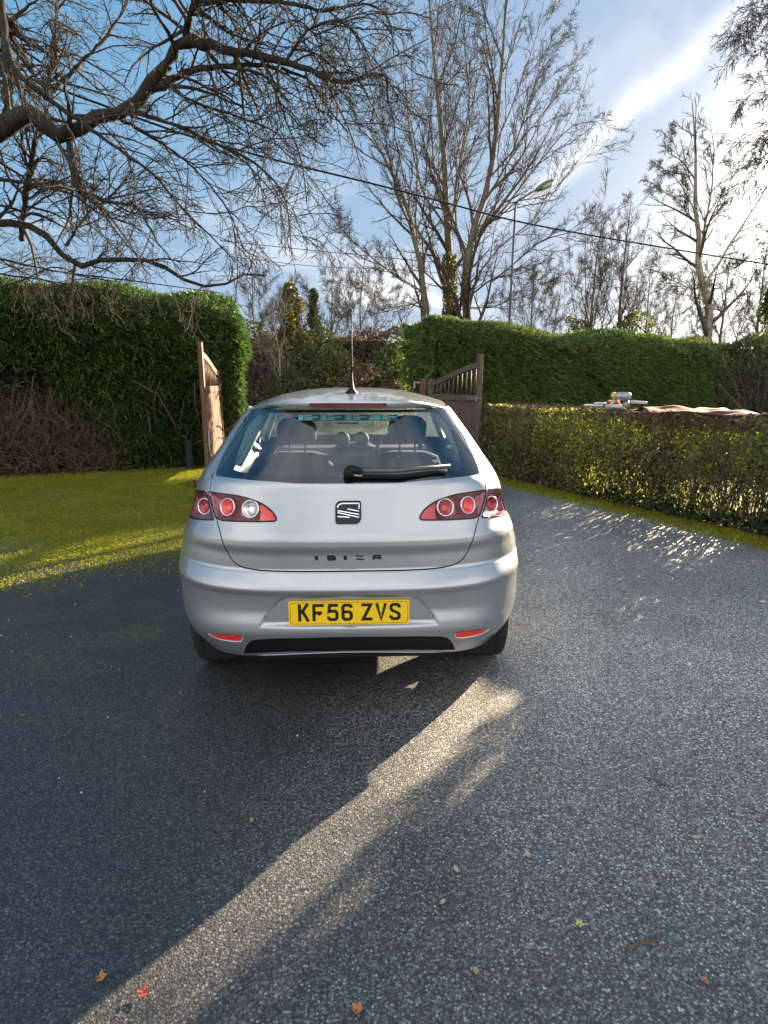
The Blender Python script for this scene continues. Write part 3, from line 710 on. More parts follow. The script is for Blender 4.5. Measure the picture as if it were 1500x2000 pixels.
# wheels
for (x, y) in ((.712, .69), (-.712, .69), (.72, 3.15), (-.72, 3.15)):
    s = 1 if x > 0 else -1
    b = MB(); b.lathe([(.20, -.09), (.275, -.0925), (.293, -.082), (.298, -.06), (.298, -.03), (.294, -.028), (.294, -.022), (.298, -.02), (.299, .02), (.295, .022), (.295, .028), (.298, .03), (.298, .06), (.293, .082), (.275, .0925), (.20, .09)], (x, y, .298), 'x', 40)
    wh = b.build('wheel', M['rubber'], car, True, True)
    b = MB(); b.lathe([(.02, .05 * s), (.06, .06 * s), (.065, .05 * s)], (x, y, .298), 'x', 20); b.lathe([(.205, .088 * s), (.19, .08 * s), (.185, -.05 * s)], (x, y, .298), 'x', 32)
    for k in range(5):
        a = k * 2 * math.pi / 5; b.tube([(x + .055 * s, y + .03 * math.cos(a), .298 + .03 * math.sin(a)), (x + .07 * s, y + .195 * math.cos(a), .298 + .195 * math.sin(a))], [.03, .024], 6)
    b.build('rim', M['alloy'], wh, True, True)
    b = MB(); b.lathe([(0, .0), (.15, .0), (.15, -.03 * s)], (x, y, .298), 'x', 24); b.build('brake_disc', M['black'], wh, True, True)
# wing mirrors
for s in (1, -1):
    b = MB(); b.ball((s * .885, 2.5, .965), (.085, .06, .065), 12, 8); b.tube([(s * .78, 2.54, .93), (s * .86, 2.5, .945)], .025, 8); mr = b.build('wing_mirror', M['paint'], car, True, True)
    b = MB(); b.prism(rrect(.12, .085, .03), -.003, (s * .885, 2.442, .965), (1, 0, 0), (0, 0, 1), (0, 1, 0)); b.build('mirror_glass', M['chrome'], mr, False, True)

# cabin
b = MB(); b.box((0, 1.6, .45), (1.45, 2.3, .12)); b.box((0, .62, .62), (1.15, .5, .3)); b.box((0, 2.72, .80), (1.35, .42, .28), 0, .06); b.box((0, 2.60, .945), (.32, .12, .07), 0, .03)
b.build('cabin_floor', M['trim_dark'], car, False, True)
for s in (1, -1):
    for (y0, z0, y1, z1, r) in ((.75, 1.0, .66, 1.33, .05), (1.54, .95, 1.53, 1.33, .045), (2.9, .98, 2.2, 1.34, .03)):
        xa = float(S(u_y(y0, z0), z0)[0]) - .035 - r * .5; xb = float(S(u_y(y1, z1), z1)[0]) - .035 - r * .5; b = MB(); b.tube([(s * xa, y0, z0), (s * xb, y1, z1)], r, 8); b.build('pillar_trim', M['trim_grey'], car, True, True)
b = MB()
for j in range(12):
    for i in range(10):
        pass
patch(lambda s, t: (s * .95 * rail(.55 + 1.45 * t), .56 + 1.44 * t, zr - .03 + (float(zc(.55 + 1.45 * t)) - zr) * (1 - abs(s) ** 2.6) * .9), 15, 10, 'headlining', M['trim_grey'])
def seat(x, y, wd, hr):
    b = MB(); k = 9; V = []
    prof = [(0, .50, wd, .10), (.02, .70, wd * 1.02, .11), (.06, .90, wd * .98, .10), (.09, 1.0, wd * .82, .085), (.10, 1.03, wd * .5, .06)]
    n = 20
    for (dy, z, w_, d_) in prof:
        for j in range(n):
            a = j * 2 * math.pi / n; cx, cy = math.cos(a), math.sin(a)
            V.append((x + w_ / 2 * math.copysign(abs(cx) ** .5, cx), y - dy + d_ * math.copysign(abs(cy) ** .6, cy), z))
    b.add(V, [(i * n + j, i * n + (j + 1) % n, (i + 1) * n + (j + 1) % n, (i + 1) * n + j) for i in range(len(prof) - 1) for j in range(n)] + [tuple(range((len(prof) - 1) * n, len(prof) * n))])
    b.box((x, y + .25, .58), (wd, .5, .16), 0, .05)
    st = b.build('seat', M['seat'], car, True, True)
    b = MB(); V = []
    for (z, w_, d_) in ((hr - .115, .20, .035), (hr - .09, .25, .05), (hr - .03, .26, .055), (hr + .01, .24, .05), (hr + .04, .17, .035), (hr + .05, .06, .015)):
        for j in range(n):
            a = j * 2 * math.pi / n; cx, cy = math.cos(a), math.sin(a); V.append((x + w_ / 2 * math.copysign(abs(cx) ** .6, cx), y - .11 + d_ * math.copysign(abs(cy) ** .7, cy), z))
    b.add(V, [(i * n + j, i * n + (j + 1) % n, (i + 1) * n + (j + 1) % n, (i + 1) * n + j) for i in range(5) for j in range(n)] + [tuple(range(n - 1, -1, -1))])
    for s in (-.05, .05): b.tube([(x + s, y - .1, .98), (x + s, y - .11, hr - .09)], .007, 6)
    b.build('headrest', M['seat'], st, True, True)
seat(.36, 1.60, .50, 1.215); seat(-.36, 1.60, .50, 1.205)
b = MB(); b.box((0, .92, .78), (1.22, .16, .46), 0, .06); b.box((0, 1.2, .60), (1.25, .55, .16), 0, .05); rs = b.build('rear_seat', M['seat'], car, False, True)
for xx in (-.36, .36):
    b = MB(); b.box((xx, .90, 1.035), (.26, .09, .07), 0, .03); b.build('headrest', M['seat'], rs, False, True)
b = MB(); b.box((0, .55, .985), (1.06, .42, .018), 0, .006); b.build('parcel_shelf', M['trim_dark'], car, False, True)
b = MB(); n = 28; R0 = .18
b.tube([(.36 + R0 * math.cos(a), 2.36 - .12 * math.sin(a) * .5, .93 + R0 * .9 * math.sin(a)) for a in np.linspace(0, 2 * math.pi, 29)], .014, 8, False); b.box((.36, 2.38, .93), (.3, .03, .05), 0, .01); b.build('steering_wheel', M['trim_dark'], car, True, True)
for xx in (-.10, .06):
    b = MB(); b.lathe([(0, -.01), (.04, -.012), (.058, 0), (.062, .03)], (xx, 2.50, 1.015), 'y', 20); b.build('dash_dial', M['trim_dark'], car, True, True)

# ================================================================== GROUND
def asphalt():
    t = NT('tarmac'); co = t.n('ShaderNodeTexCoord').outputs['Object']
    sx = t.n('ShaderNodeSeparateXYZ', {0: co}); X, Y = sx.outputs[0], sx.outputs[1]
    v = t.n('ShaderNodeTexVoronoi', {'Vector': co, 'Scale': 150.0, 'Randomness': 1.0}); v2 = t.n('ShaderNodeTexVoronoi', {'Vector': co, 'Scale': 290.0})
    rnd = t.n('ShaderNodeSeparateColor', {0: v.outputs['Color']}).outputs[0]
    rn2 = t.n('ShaderNodeSeparateColor', {0: v2.outputs['Color']}).outputs[1]
    chip = t.ramp(rnd, [(0, (.023, .022, .021)), (.35, (.078, .075, .071)), (.70, (.146, .140, .132)), (.90, (.228, .218, .204)), (1, (.43, .41, .38))])
    c = t.mix(t.math('MULTIPLY', rn2, .35), chip, (.030, .031, .034))
    painted_sheen = t.math('MULTIPLY', t.math('MULTIPLY', t.math('ADD', t.math('SUBTRACT', X, t.math('MULTIPLY', Y, .25)), 1.0), .8, True), t.math('ADD', t.math('MULTIPLY', t.math('SUBTRACT', Y, 1.1), .45, True), .35, True), True); painted_sheen = t.math('MULTIPLY', painted_sheen, t.math('ADD', .6, t.noise(co, 1.6, 4), True)); c = t.mix(painted_sheen, t.mix(.58, c, (.024, .023, .022)), t.n('ShaderNodeHueSaturation', {'Color': c, 'Value': 3.6, 'Saturation': .6}).outputs[0]); big = t.noise(co, .55, 5, .6); c = t.mix(t.math('MULTIPLY', t.math('SUBTRACT', big, .42, True), 1.6, True), c, (.028, .029, .031))  # sky sheen painted into the tarmac right of the car, fading left and nearer
    edge = t.math('GREATER_THAN', v.outputs['Distance'], .52); c = t.mix(t.math('MULTIPLY', edge, .7), c, (.010, .010, .011))
    c = t.mix(t.math('MULTIPLY', t.math('SUBTRACT', t.noise(co, .9, 3), .47, True), 2.4, True), c, t.n('ShaderNodeHueSaturation', {'Color': c, 'Value': .55}).outputs[0])     # damp weathered patches
    # moss: thick towards the left hedge, a band along the foot of the low hedge, and thin patches elsewhere
    mn = t.noise(co, 1.1, 6, .62); mf = t.noise(co, 26, 4, .6); mfine = t.noise(co, 120, 2, .6)
    dl = t.math('ADD', t.math('MULTIPLY', X, -.36), t.math('MULTIPLY', Y, .93))           # distance across towards the left hedge
    left = t.math('MULTIPLY', t.math('MULTIPLY', t.math('SUBTRACT', dl, 4.0), .42, True), t.math('MULTIPLY', t.math('SUBTRACT', -.7, X), .8, True))
    dr = t.math('ADD', t.math('MULTIPLY', X, .887), t.math('MULTIPLY', Y, .462))           # low hedge front lies at dr = 5.85
    right = t.math('MULTIPLY', t.math('SUBTRACT', dr, 5.28), 2.2, True)
    mask = t.math('MAXIMUM', left, right)
    thin = t.math('MULTIPLY', t.math('MULTIPLY', t.math('SUBTRACT', .9, X), .30, True), .46)
    rut = t.math('MULTIPLY', t.math('SUBTRACT', 1.0, t.math('MULTIPLY', t.math('ABSOLUTE', t.math('SUBTRACT', t.math('SUBTRACT', X, t.math('MULTIPLY', Y, -.62)), 2.05)), 3.2), True), .42)
    mask = t.math('MAXIMUM', mask, t.math('MAXIMUM', thin, rut))
    thr = t.math('ADD', t.math('MULTIPLY', mn, .55), t.math('MULTIPLY', mf, .42))
    moss = t.math('MULTIPLY', t.math('SUBTRACT', t.math('ADD', t.math('MULTIPLY', thr, 1.5), t.math('MULTIPLY', mask, .75)), 1.02), 2.6, True)
    moss = t.math('MULTIPLY', moss, t.math('ADD', .45, t.math('MULTIPLY', mfine, .9), True), True)
    mc = t.ramp(t.math('ADD', t.math('MULTIPLY', mfine, .6), t.math('MULTIPLY', mn, .4)), [(.25, (.050, .058, .003)), (.55, (.15, .155, .006)), (.8, (.28, .255, .014))])
    c = t.mix(moss, c, mc)
    rg = t.math('ADD', t.math('MULTIPLY', rn2, .32), .34); rg = t.math('MAXIMUM', rg, t.math('MULTIPLY', moss, .9))
    p = t.n('ShaderNodeBsdfPrincipled', {'Base Color': c, 'Roughness': rg, 'Specular IOR Level': .8})
    h = t.math('ADD', t.math('MULTIPLY', t.math('SUBTRACT', 1.0, v.outputs['Distance']), .7), t.math('MULTIPLY', rnd, .7))
    h = t.math('ADD', h, t.math('MULTIPLY', v2.outputs['Distance'], .35)); h = t.math('ADD', h, t.math('MULTIPLY', t.math('MULTIPLY', moss, mf), 1.5))
    bm = t.n('ShaderNodeBump', {'Height': h, 'Strength': .7, 'Distance': .003}); t.l(bm.outputs[0], p.inputs['Normal'])
    t.l(p.outputs[0], t.out.inputs[0]); return t.m
def turf():
    t = NT('turf'); co = t.n('ShaderNodeTexCoord').outputs['Object']
    f = t.math('ADD', t.math('MULTIPLY', t.noise(co, .8, 5), .5), t.math('MULTIPLY', t.noise(co, 60, 4), .5))
    p = t.n('ShaderNodeBsdfPrincipled', {'Base Color': t.ramp(f, [(.3, (.03, .05, .008)), (.6, (.09, .13, .015)), (.8, (.16, .17, .03))]), 'Roughness': .9})
    bm = t.n('ShaderNodeBump', {'Height': t.noise(co, 90, 4), 'Strength': 1.0, 'Distance': .03}); t.l(bm.outputs[0], p.inputs['Normal']); t.l(p.outputs[0], t.out.inputs[0]); return t.m
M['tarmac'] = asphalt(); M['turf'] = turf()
M['soil'] = pbr('soil', (.028, .019, .012), .95, noise=.5, nscale=14, bump=.9, bscale=30)
M['road'] = pbr('road_tarmac', (.05, .05, .052), .8, noise=.2, nscale=60, bump=.4, bscale=140)
g = mesh('ground', [(-400, -150, -.012), (400, -150, -.012), (400, 700, -.012), (-400, 700, -.012)], [(0, 1, 2, 3)], M['turf']); tag(g, 'rough grass ground beyond the drive and hedges', 'ground', kind='structure')
# plan lines of the hedges
LA, LB = np.array((-12.0, 7.1)), np.array((-2.75, 10.62))            # left hedge face
SA, SB = np.array((1.57, 9.67)), np.array((6.6, -.02))                # low hedge front
TA, TB = np.array((1.02, 11.58)), np.array((8.15, 15.0))                # tall right hedge face
drv = [(-12, -8), (8.5, -8), (6.55, 0), tuple(SB + (-.05, .05)), tuple(SA + (-.05, 0)), (1.75, 11.6), (-2.5, 11.6), tuple(LB + (.1, -.1)), tuple(LA + (0, -.1)), (-12, -8)][:-1]
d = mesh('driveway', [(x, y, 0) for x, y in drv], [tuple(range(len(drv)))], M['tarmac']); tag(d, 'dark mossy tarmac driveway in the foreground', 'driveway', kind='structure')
r = mesh('road', [(-60, 11.6 + -4, -.004), (-2.6, 11.62, -.004), (1.7, 11.62, -.004), (60, 28, -.004), (60, 33, -.004), (1.7, 15.8, -.004), (-60, 12.5, -.004)], [tuple(range(7))], M['road']); tag(r, 'road crossing beyond the open gateway', 'road', kind='structure')
def bed(name, pts, lab):
    o = mesh(name, [(x, y, .006) for x, y in pts], [tuple(range(len(pts)))], M['soil']); tag(o, lab, 'soil', kind='structure')
nS = np.array((.8877, .4605))
bed('soil', [tuple(SA - nS * .02), tuple(SB - nS * .02), tuple(SB + nS * 1.0), tuple(SA + nS * 1.0)], 'dark soil strip under the low hedge')
bed('soil', [tuple(LA + (.03, -.16)), tuple(LB + (.03, -.10)), tuple(LB + (-.7, 1.9)), tuple(LA + (-.7, 1.9))], 'dark soil strip under the tall left hedge')

# ================================================================== VEGETATION TOOLS
def norm(a): return a / (np.linalg.norm(a, axis=-1, keepdims=True) + 1e-9)
def tubes(P, R, n):
    """P (N,K,3) centre lines, R (N,K) radii -> verts, quads"""
    N, K, _ = P.shape; T = np.empty_like(P); T[:, 1:-1] = P[:, 2:] - P[:, :-2]; T[:, 0] = P[:, 1] - P[:, 0]; T[:, -1] = P[:, -1] - P[:, -2]; T = norm(T)
    ref = norm(P[:, -1] - P[:, 0]); alt = np.where(np.abs(ref[:, 2:3]) < .85, np.array([[0, 0, 1.]]), np.array([[1., 0, 0]])); ref = np.cross(ref, alt)
    A = norm(np.cross(T, np.broadcast_to(norm(ref)[:, None], T.shape))); B = np.cross(A, T)
    an = np.arange(n) * 2 * math.pi / n
    V = P[:, :, None] + (A[:, :, None] * np.cos(an)[:, None] + B[:, :, None] * np.sin(an)[:, None]) * R[:, :, None, None]
    base = (np.arange(N)[:, None, None] * K + np.arange(K - 1)[None, :, None]) * n; k = np.arange(n)[None, None]; k2 = (k + 1) % n
    Q = np.stack([base + k, base + k2, base + n + k2, base + n + k], -1).reshape(-1, 4)
    return V.reshape(-1, 3), Q
def join(parts):
    V, Q, o = [], [], 0
    for v, q in parts:
        V.append(v); Q.append(q + o); o += len(v)
    return np.concatenate(V), Q
def sprout(rng, P, R, per, t0, t1, ang, lf, K, wig, trop, rmul, rtip, lmin=.05, taper=.55, absl=None):
    """side branches on every parent: per each, between t0..t1, at ang (deg range), length lf x parent length"""
    N, Kp, _ = P.shape; L = np.linalg.norm(np.diff(P, axis=1), axis=2).sum(1)
    t = np.sort(t0 + (t1 - t0) * (np.arange(per)[None] + rng.random((N, per))) / per, 1); f = t * (Kp - 1); i = np.minimum(f.astype(int), Kp - 2); w_ = (f - i)[..., None]; n_ = np.arange(N)[:, None]
    base = P[n_, i] * (1 - w_) + P[n_, i + 1] * w_; rad = R[n_, i] * (1 - w_[..., 0]) + R[n_, i + 1] * w_[..., 0]; tan = norm(P[n_, i + 1] - P[n_, i])
    rv = norm(rng.normal(size=tan.shape)); perp = norm(np.cross(tan, rv)); a = np.radians(rng.uniform(ang[0], ang[1], t.shape))[..., None]
    d = norm(tan * np.cos(a) + perp * np.sin(a)).reshape(-1, 3)
    ln = (L[:, None] if absl is None else absl) * lf * (1 - taper * t) * rng.uniform(.6, 1.25, t.shape); ln = np.maximum(ln, lmin).reshape(-1)
    r0 = np.minimum(rad.reshape(-1) * rmul, ln * .035 + rtip); p = base.reshape(-1, 3); out = np.empty((len(p), K, 3)); out[:, 0] = p; s = (ln / (K - 1))[:, None]
    for k in range(1, K):
        d = norm(d + rng.normal(size=d.shape) * wig + np.array(trop) * (k / K if isinstance(trop, tuple) else 1)); p = p + d * s; out[:, k] = p
    rr = r0[:, None] * (1 - np.linspace(0, 1, K)[None]) + rtip * np.linspace(0, 1, K)[None]
    return out, rr
def curve(pts, K):
    """smooth resample of a hand-placed limb"""
    P = np.array(pts, float); d = np.concatenate([[0], np.cumsum(np.linalg.norm(np.diff(P, axis=0), axis=1))]); t = np.linspace(0, d[-1], K)
    fs = [pchip(d, P[:, k]) for k in range(3)]
    return np.stack([f(t) for f in fs], -1)
def fronds(rng, C, Nn, length, width, per, spread, droop=0., up=.3):
    """leafy sprays: per blades fanning out of each centre, roughly along normal Nn; each blade one 4-point kite"""
    n = len(C); C = np.repeat(C, per, 0); D = norm(np.repeat(Nn, per, 0) + rng.normal(size=(n * per, 3)) * spread + np.array((0, 0, up)))
    S_ = norm(np.cross(D, rng.normal(size=D.shape))); L_ = length * rng.uniform(.55, 1.3, (n * per, 1)); W_ = width * rng.uniform(.7, 1.3, (n * per, 1))
    m = C + D * L_ * .45; e = C + D * L_ + np.array((0, 0, -droop)) * L_
    V = np.stack([C, m + S_ * W_, e, m - S_ * W_], 1).reshape(-1, 3); Q = np.arange(len(V)).reshape(-1, 4); return V, Q
def leaves(rng, C, size, flat=0.0, nrm=None):
    n = len(C); A = norm(rng.normal(size=(n, 3))); B = norm(np.cross(A, rng.normal(size=(n, 3))))
    if nrm is not None:
        Nn = norm(nrm + rng.normal(size=(n, 3)) * (1 - flat)); A = norm(np.cross(Nn, rng.normal(size=(n, 3)))); B = np.cross(Nn, A)
    s = size * rng.uniform(.6, 1.35, (n, 1)); V = np.stack([C - A * s, C + B * s * .62 - A * s * .1, C + A * s, C - B * s * .62 - A * s * .1], 1).reshape(-1, 3); return V, np.arange(len(V)).reshape(-1, 4)
def blob_noise(rng, k=14, lo=.8, hi=5.):
    W_ = rng.normal(size=(k, 3)); W_ = norm(W_) * rng.uniform(lo, hi, (k, 1)); ph = rng.uniform(0, 6.28, k); am = 1 / np.linalg.norm(W_, axis=1) ** .6
    return lambda P: (np.sin(P @ W_.T + ph) * am).sum(-1) / np.sqrt((am ** 2).sum() / 2) 
M['bark'] = barkmat('bark_grey', (.075, .058, .042), (.20, .16, .115)); M['bark_d'] = barkmat('bark_dark', (.014, .012, .009), (.055, .048, .034))
M['twig'] = barkmat('twig_brown', (.055, .042, .033), (.125, .098, .077), 3, .2); M['twig_red'] = barkmat('twig_red', (.07, .042, .035), (.15, .10, .085), 3, .2)
M['bark_pale'] = barkmat('bark_pale', (.20, .165, .12), (.40, .34, .26), 4, .3); M['deadtwig'] = barkmat('dead_twig', (.075, .050, .034), (.21, .145, .10), 3, .2)
M['conifer'] = leafmat('conifer_leaf', [(.0, (.018, .038, .015)), (.35, (.042, .084, .026)), (.65, (.085, .142, .037)), (1, (.20, .25, .06))], .3, .5, 1.5)
M['conifer2'] = leafmat('conifer_leaf_light', [(.0, (.030, .054, .017)), (.35, (.068, .112, .032)), (.65, (.118, .168, .045)), (1, (.22, .25, .07))], .3, .5, 1.2)
M['privet'] = leafmat('privet_leaf', [(.0, (.075, .092, .028)), (.35, (.15, .18, .048)), (.65, (.27, .285, .075)), (1, (.42, .39, .11))], .55, .4, 1.6)
M['ivy'] = leafmat('ivy_leaf', [(.0, (.045, .050, .016)), (.4, (.10, .105, .028)), (.7, (.19, .165, .05)), (1, (.30, .25, .08))], .4, .4, 1.4)
M['shrub'] = leafmat('shrub_leaf', [(.0, (.026, .044, .016)), (.4, (.065, .090, .030)), (.7, (.13, .14, .05)), (1, (.22, .19, .07))], .4, .4, 1.2)
M['beech'] = leafmat('beech_leaf', [(.0, (.085, .055, .034)), (.4, (.18, .12, .075)), (.7, (.26, .18, .11)), (1, (.17, .17, .06))], .45, .6, 1.6)
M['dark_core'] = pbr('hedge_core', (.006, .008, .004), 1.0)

# ================================================================== HEDGES
def boxhedge(name, lab, A, B, thick, h0, h1, mat, seed, n, flen, fwid, per=3, spread=.55, core=True, bulge=.10, lo=0.0, holes=None, group=None, foot=None, endr=.5, up=.3):
    rng = np.random.default_rng(seed); A = np.array(A); B = np.array(B); Ln = np.linalg.norm(B - A); t = (B - A) / Ln; nn = np.array((t[1], -t[0]))   # nn: towards the drive
    if nn[1] > 0: nn = -nn
    c0 = (A + B) / 2; th = thing(name, lab, 'hedge', (c0[0] - nn[0] * thick / 2, c0[1] - nn[1] * thick / 2, 0), 0, group)
    ar = [Ln * h0, Ln * thick * .8, thick * h0, thick * h0 * .8]; ar = np.array(ar) / sum(ar); bn = blob_noise(rng, 20, 1.2, 7.0)
    Cs, Ns = [], []
    for k, m in enumerate((n * ar).astype(int)):
        a, b_ = rng.random(m), rng.random(m)
        if k == 0: s, v, d_ = a * Ln, b_, np.zeros(m); N2 = (0, 1, 0)
        elif k == 1: s, v, d_ = a * Ln, np.ones(m), b_ * thick; N2 = (0, 0, 1)
        elif k == 2: s, v, d_ = np.full(m, Ln), b_, a * thick; N2 = (1, 0, 0)
        else: s, v, d_ = np.zeros(m), b_, a * thick; N2 = (-1, 0, 0)
        h = h0 + (h1 - h0) * s / Ln; z = lo + v * (h - lo)
        # soften the arrises
        top = np.clip((z - (h - endr)) / endr, 0, 1); sh = endr * (1 - np.sqrt(np.maximum(0, 1 - top ** 2))) * .8
        fr = np.clip((endr - d_) / endr, 0, 1) if k == 1 else 0; z = z - (endr * .35 * fr ** 2 if k == 1 else 0)
        if k == 0: d_ = d_ + sh
        if k == 2: s = s - sh
        if k == 3: s = s + sh
        P = np.concatenate([(A + np.outer(s, t) - np.outer(d_, nn)), z[:, None]], 1); N3 = np.array([t[0] * N2[0] + nn[0] * N2[1], t[1] * N2[0] + nn[1] * N2[1], N2[2]])
        NN_ = np.broadcast_to(N3, P.shape) + np.outer(top if np.ndim(top) else np.zeros(m), (0, 0, .8)) * (k != 1)
        dsp = bn(P) * bulge; under = 0
        if foot is not None: under = foot(s, z, k)
        P = P + NN_ * (dsp - under)[:, None] if np.ndim(dsp - under) else P
        P = P - NN_ * (rng.random((m, 1)) ** 2 * .16)
        keep = np.ones(m, bool)
        if holes is not None: keep = ~holes(s, z, k, rng)
        Cs.append(P[keep]); Ns.append(norm(NN_)[keep])
    C = np.concatenate(Cs); N_ = np.concatenate(Ns); bias = N_ + np.array((t[0], t[1], 0)) * .35
    V, Q = fronds(rng, C, bias, flen, fwid, per, spread, .25, up); mesh('foliage', V, [Q], mat, th)
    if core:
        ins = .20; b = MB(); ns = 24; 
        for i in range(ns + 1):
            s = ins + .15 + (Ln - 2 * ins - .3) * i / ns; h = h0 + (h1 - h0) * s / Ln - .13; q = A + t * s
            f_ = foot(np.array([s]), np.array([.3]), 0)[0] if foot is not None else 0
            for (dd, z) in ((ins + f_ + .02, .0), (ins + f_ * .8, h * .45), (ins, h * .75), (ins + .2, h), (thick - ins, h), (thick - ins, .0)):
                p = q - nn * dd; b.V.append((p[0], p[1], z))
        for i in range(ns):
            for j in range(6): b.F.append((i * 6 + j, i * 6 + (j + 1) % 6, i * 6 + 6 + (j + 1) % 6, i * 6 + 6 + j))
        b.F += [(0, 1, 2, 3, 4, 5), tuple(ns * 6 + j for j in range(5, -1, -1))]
        b.build('solid_core', M['dark_core'], th)  # one solid near-black hull that fills the hedge behind the sprays
    return th, A, t, nn, Ln, rng
# tall left conifer hedge, bare and brown low down at its left
bn_l = blob_noise(np.random.default_rng(5), 10, 1.0, 4.0)
def bare_l(s, z, k, rng):
    if k != 0: return np.zeros(len(s), bool)
    P = np.stack([s, z, 0 * z], -1); lim = np.where(s < 7.0, 1.60, 1.60 - (s - 7.0) * 1.1) + bn_l(P) * .22
    return (z < lim) & (rng.random(len(s)) < .93)
foot_l = lambda s, z, k: (np.clip((1.7 - z) / 1.7, 0, 1) * .30 if k == 0 else (sst(2.1, 1.55, z) * .30 if k == 2 else 0 * z))
thL, A_, t_, nn_, Ln_, rng_ = boxhedge('conifer_hedge', 'tall dark conifer hedge on the left with bare brown twigs along its foot', LA, LB + t_ * 0 if False else LB + np.array((.22, .08)), 2.0, 3.05, 2.78, M['conifer'], 11, 42000, .17, .013, 5, .55, True, .10, 0, bare_l, None, foot_l)
def twiggery(th, name, n, sr, zr_, dr, L, seed, mat, lean=.35, r=.004, K=5, up=.8):
    rng = np.random.default_rng(seed); s = rng.uniform(*sr, n); z = rng.uniform(*zr_, n) * rng.random(n) ** .3; d_ = rng.uniform(*dr, n)
    P = np.concatenate([A_ + np.outer(s, t_) - np.outer(d_, nn_), z[:, None]], 1); D_ = norm(rng.normal(size=(n, 3)) * lean + np.array((nn_[0] * .2, nn_[1] * .2, up))); out = np.empty((n, K, 3)); out[:, 0] = P; ln = L * rng.uniform(.4, 1.4, (n, 1))
    for k in range(1, K): D_ = norm(D_ + rng.normal(size=D_.shape) * .28); out[:, k] = out[:, k - 1] + D_ * ln / (K - 1)
    rr = r * np.linspace(1, .45, K)[None] * rng.uniform(.6, 1.6, (n, 1)); out[:, :, 2] = np.maximum(out[:, :, 2], .01)
    V, Q = tubes(out, rr, 4); return mesh(name, V, [Q], mat, th)
twiggery(thL, 'dead_twigs', 5200, (2.5, 8.1), (0, 1.35), (.0, .5), .55, 3, M['deadtwig'], .55, .0055)
twiggery(thL, 'stems', 240, (.5, 9.5), (0, .15), (.25, .6), 1.5, 4, M['deadtwig'], .25, .016)
# tall right hedge, clipped, domed end by the gate
foot_r = lambda s, z, k: (sst(1.55, 1.15, z) * np.clip(1 - s / 1.2, 0, 1) * .35 if k == 0 else (sst(1.5, 1.1, z) * .45 if k == 3 else 0 * z))
boxhedge('clipped_hedge', 'long tall green clipped hedge behind the low hedge, rounded end by the right gate', TA, TB, 1.6, 2.58, 2.36, M['conifer2'], 21, 34000, .14, .012, 5, .55, True, .07, 0, None, None, foot_r, .55)
boxhedge('clipped_hedge', 'dark brownish hedge at the far right beyond the end of the green clipped hedge', (8.3, 16.0), (17.0, 19.0), 1.4, 2.5, 2.55, M['shrub'], 23, 11000, .15, .018, 3, .7, True, .14, 0, lambda s, z, k, rng: (z < 1.7) & (rng.random(len(s)) < .5))
# low privet hedge along the drive: porous, leafy below, bare clipped twigs on top
rng = np.random.default_rng(31); Ln = np.linalg.norm(SB - SA); t = (SB - SA) / Ln; thick = .80; hS = 1.13; inn = nS
low = thing('privet_hedge', 'low clipped privet hedge beside the drive with sunlit yellow green leaves and twiggy top', 'hedge', (4.4, 4.8, 0))
bnS = blob_noise(rng, 16, 1.5, 6.0); nL = 98000
s = rng.random(nL) * Ln; z = rng.random(nL) ** .9 * hS; dd = rng.random(nL)
dd = np.where(rng.random(nL) < .55, dd ** 2.2 * .5, dd)      # more leaf near the drive face
den = .60 + .28 * bnS(np.stack([s * 1.2, z * 1.6, dd], -1)); den *= np.where(z > hS - .2, .4, 1); den *= np.where(z < .14, .12, np.where(z < .46, np.where(bnS(np.stack([s * .8, z * .7, 0 * z], -1)) > .0, .05, .75), 1)); den *= np.where(s > 3.9, np.where(z < .48, .62, .95), 1)
k = rng.random(nL) < np.clip(den + .25, .05, 1); s, z, dd = s[k], z[k], dd[k]
bow = .10 * bnS(np.stack([s, z, 0 * z], -1)) * .5 + .10 * np.sin(z / hS * math.pi) - .04
C = np.concatenate([SA + np.outer(s, t) + np.outer(dd * thick - bow * (1 - dd), inn), z[:, None]], 1); C[:, 2] += .03 * bnS(C * 1.3) * (z / hS)
V, Q = leaves(rng, C, .021, .3, np.broadcast_to(np.array((-inn[0], -inn[1], .5)), C.shape)); mesh('foliage', V, [Q], M['privet'], low)
nT = 1500; s = rng.random(nT) * Ln; dd = rng.random(nT) * .7 + .05; P0 = np.concatenate([SA + np.outer(s, t) + np.outer(dd * thick, inn), np.full((nT, 1), .0)], 1)
D_ = norm(rng.normal(size=(nT, 3)) * .22 + np.array((0, 0, 1))); out = np.empty((nT, 7, 3)); out[:, 0] = P0; ln = rng.uniform(.85, 1.12, (nT, 1))
for k in range(1, 7): D_ = norm(D_ + rng.normal(size=D_.shape) * .2 + (0, 0, .12)); out[:, k] = out[:, k - 1] + D_ * ln / 6
rr = rng.uniform(.004, .011, (nT, 1)) * np.linspace(1, .4, 7)[None]; st1 = tubes(out, rr, 5)
b1, r1 = sprout(rng, out, rr, 9, .45, 1.0, (25, 75), .24, 4, .3, (0, 0, .1), .6, .0018, .08, .2)
b1[:, :, 2] = np.minimum(b1[:, :, 2], hS + .02 + .02 * rng.random((len(b1), 1))); V, Q = join([st1, tubes(b1, r1, 3)]); mesh('twigs', V, Q, M['twig'], low)
nb = 9000; s = rng.random(nb) * Ln; dd = rng.random(nb) * 1.05 - .08; P0 = np.concatenate([SA + np.outer(s, t) + np.outer(dd * thick, inn), hS - .16 + .15 * rng.random((nb, 1))], 1)
D_ = norm(rng.normal(size=(nb, 3)) * .8 + np.array((0, 0, .5))); out = P0[:, None] + D_[:, None] * np.linspace(0, 1, 3)[None, :, None] * rng.uniform(.06, .2, (nb, 1, 1)) + rng.normal(size=(nb, 3, 3)) * .008
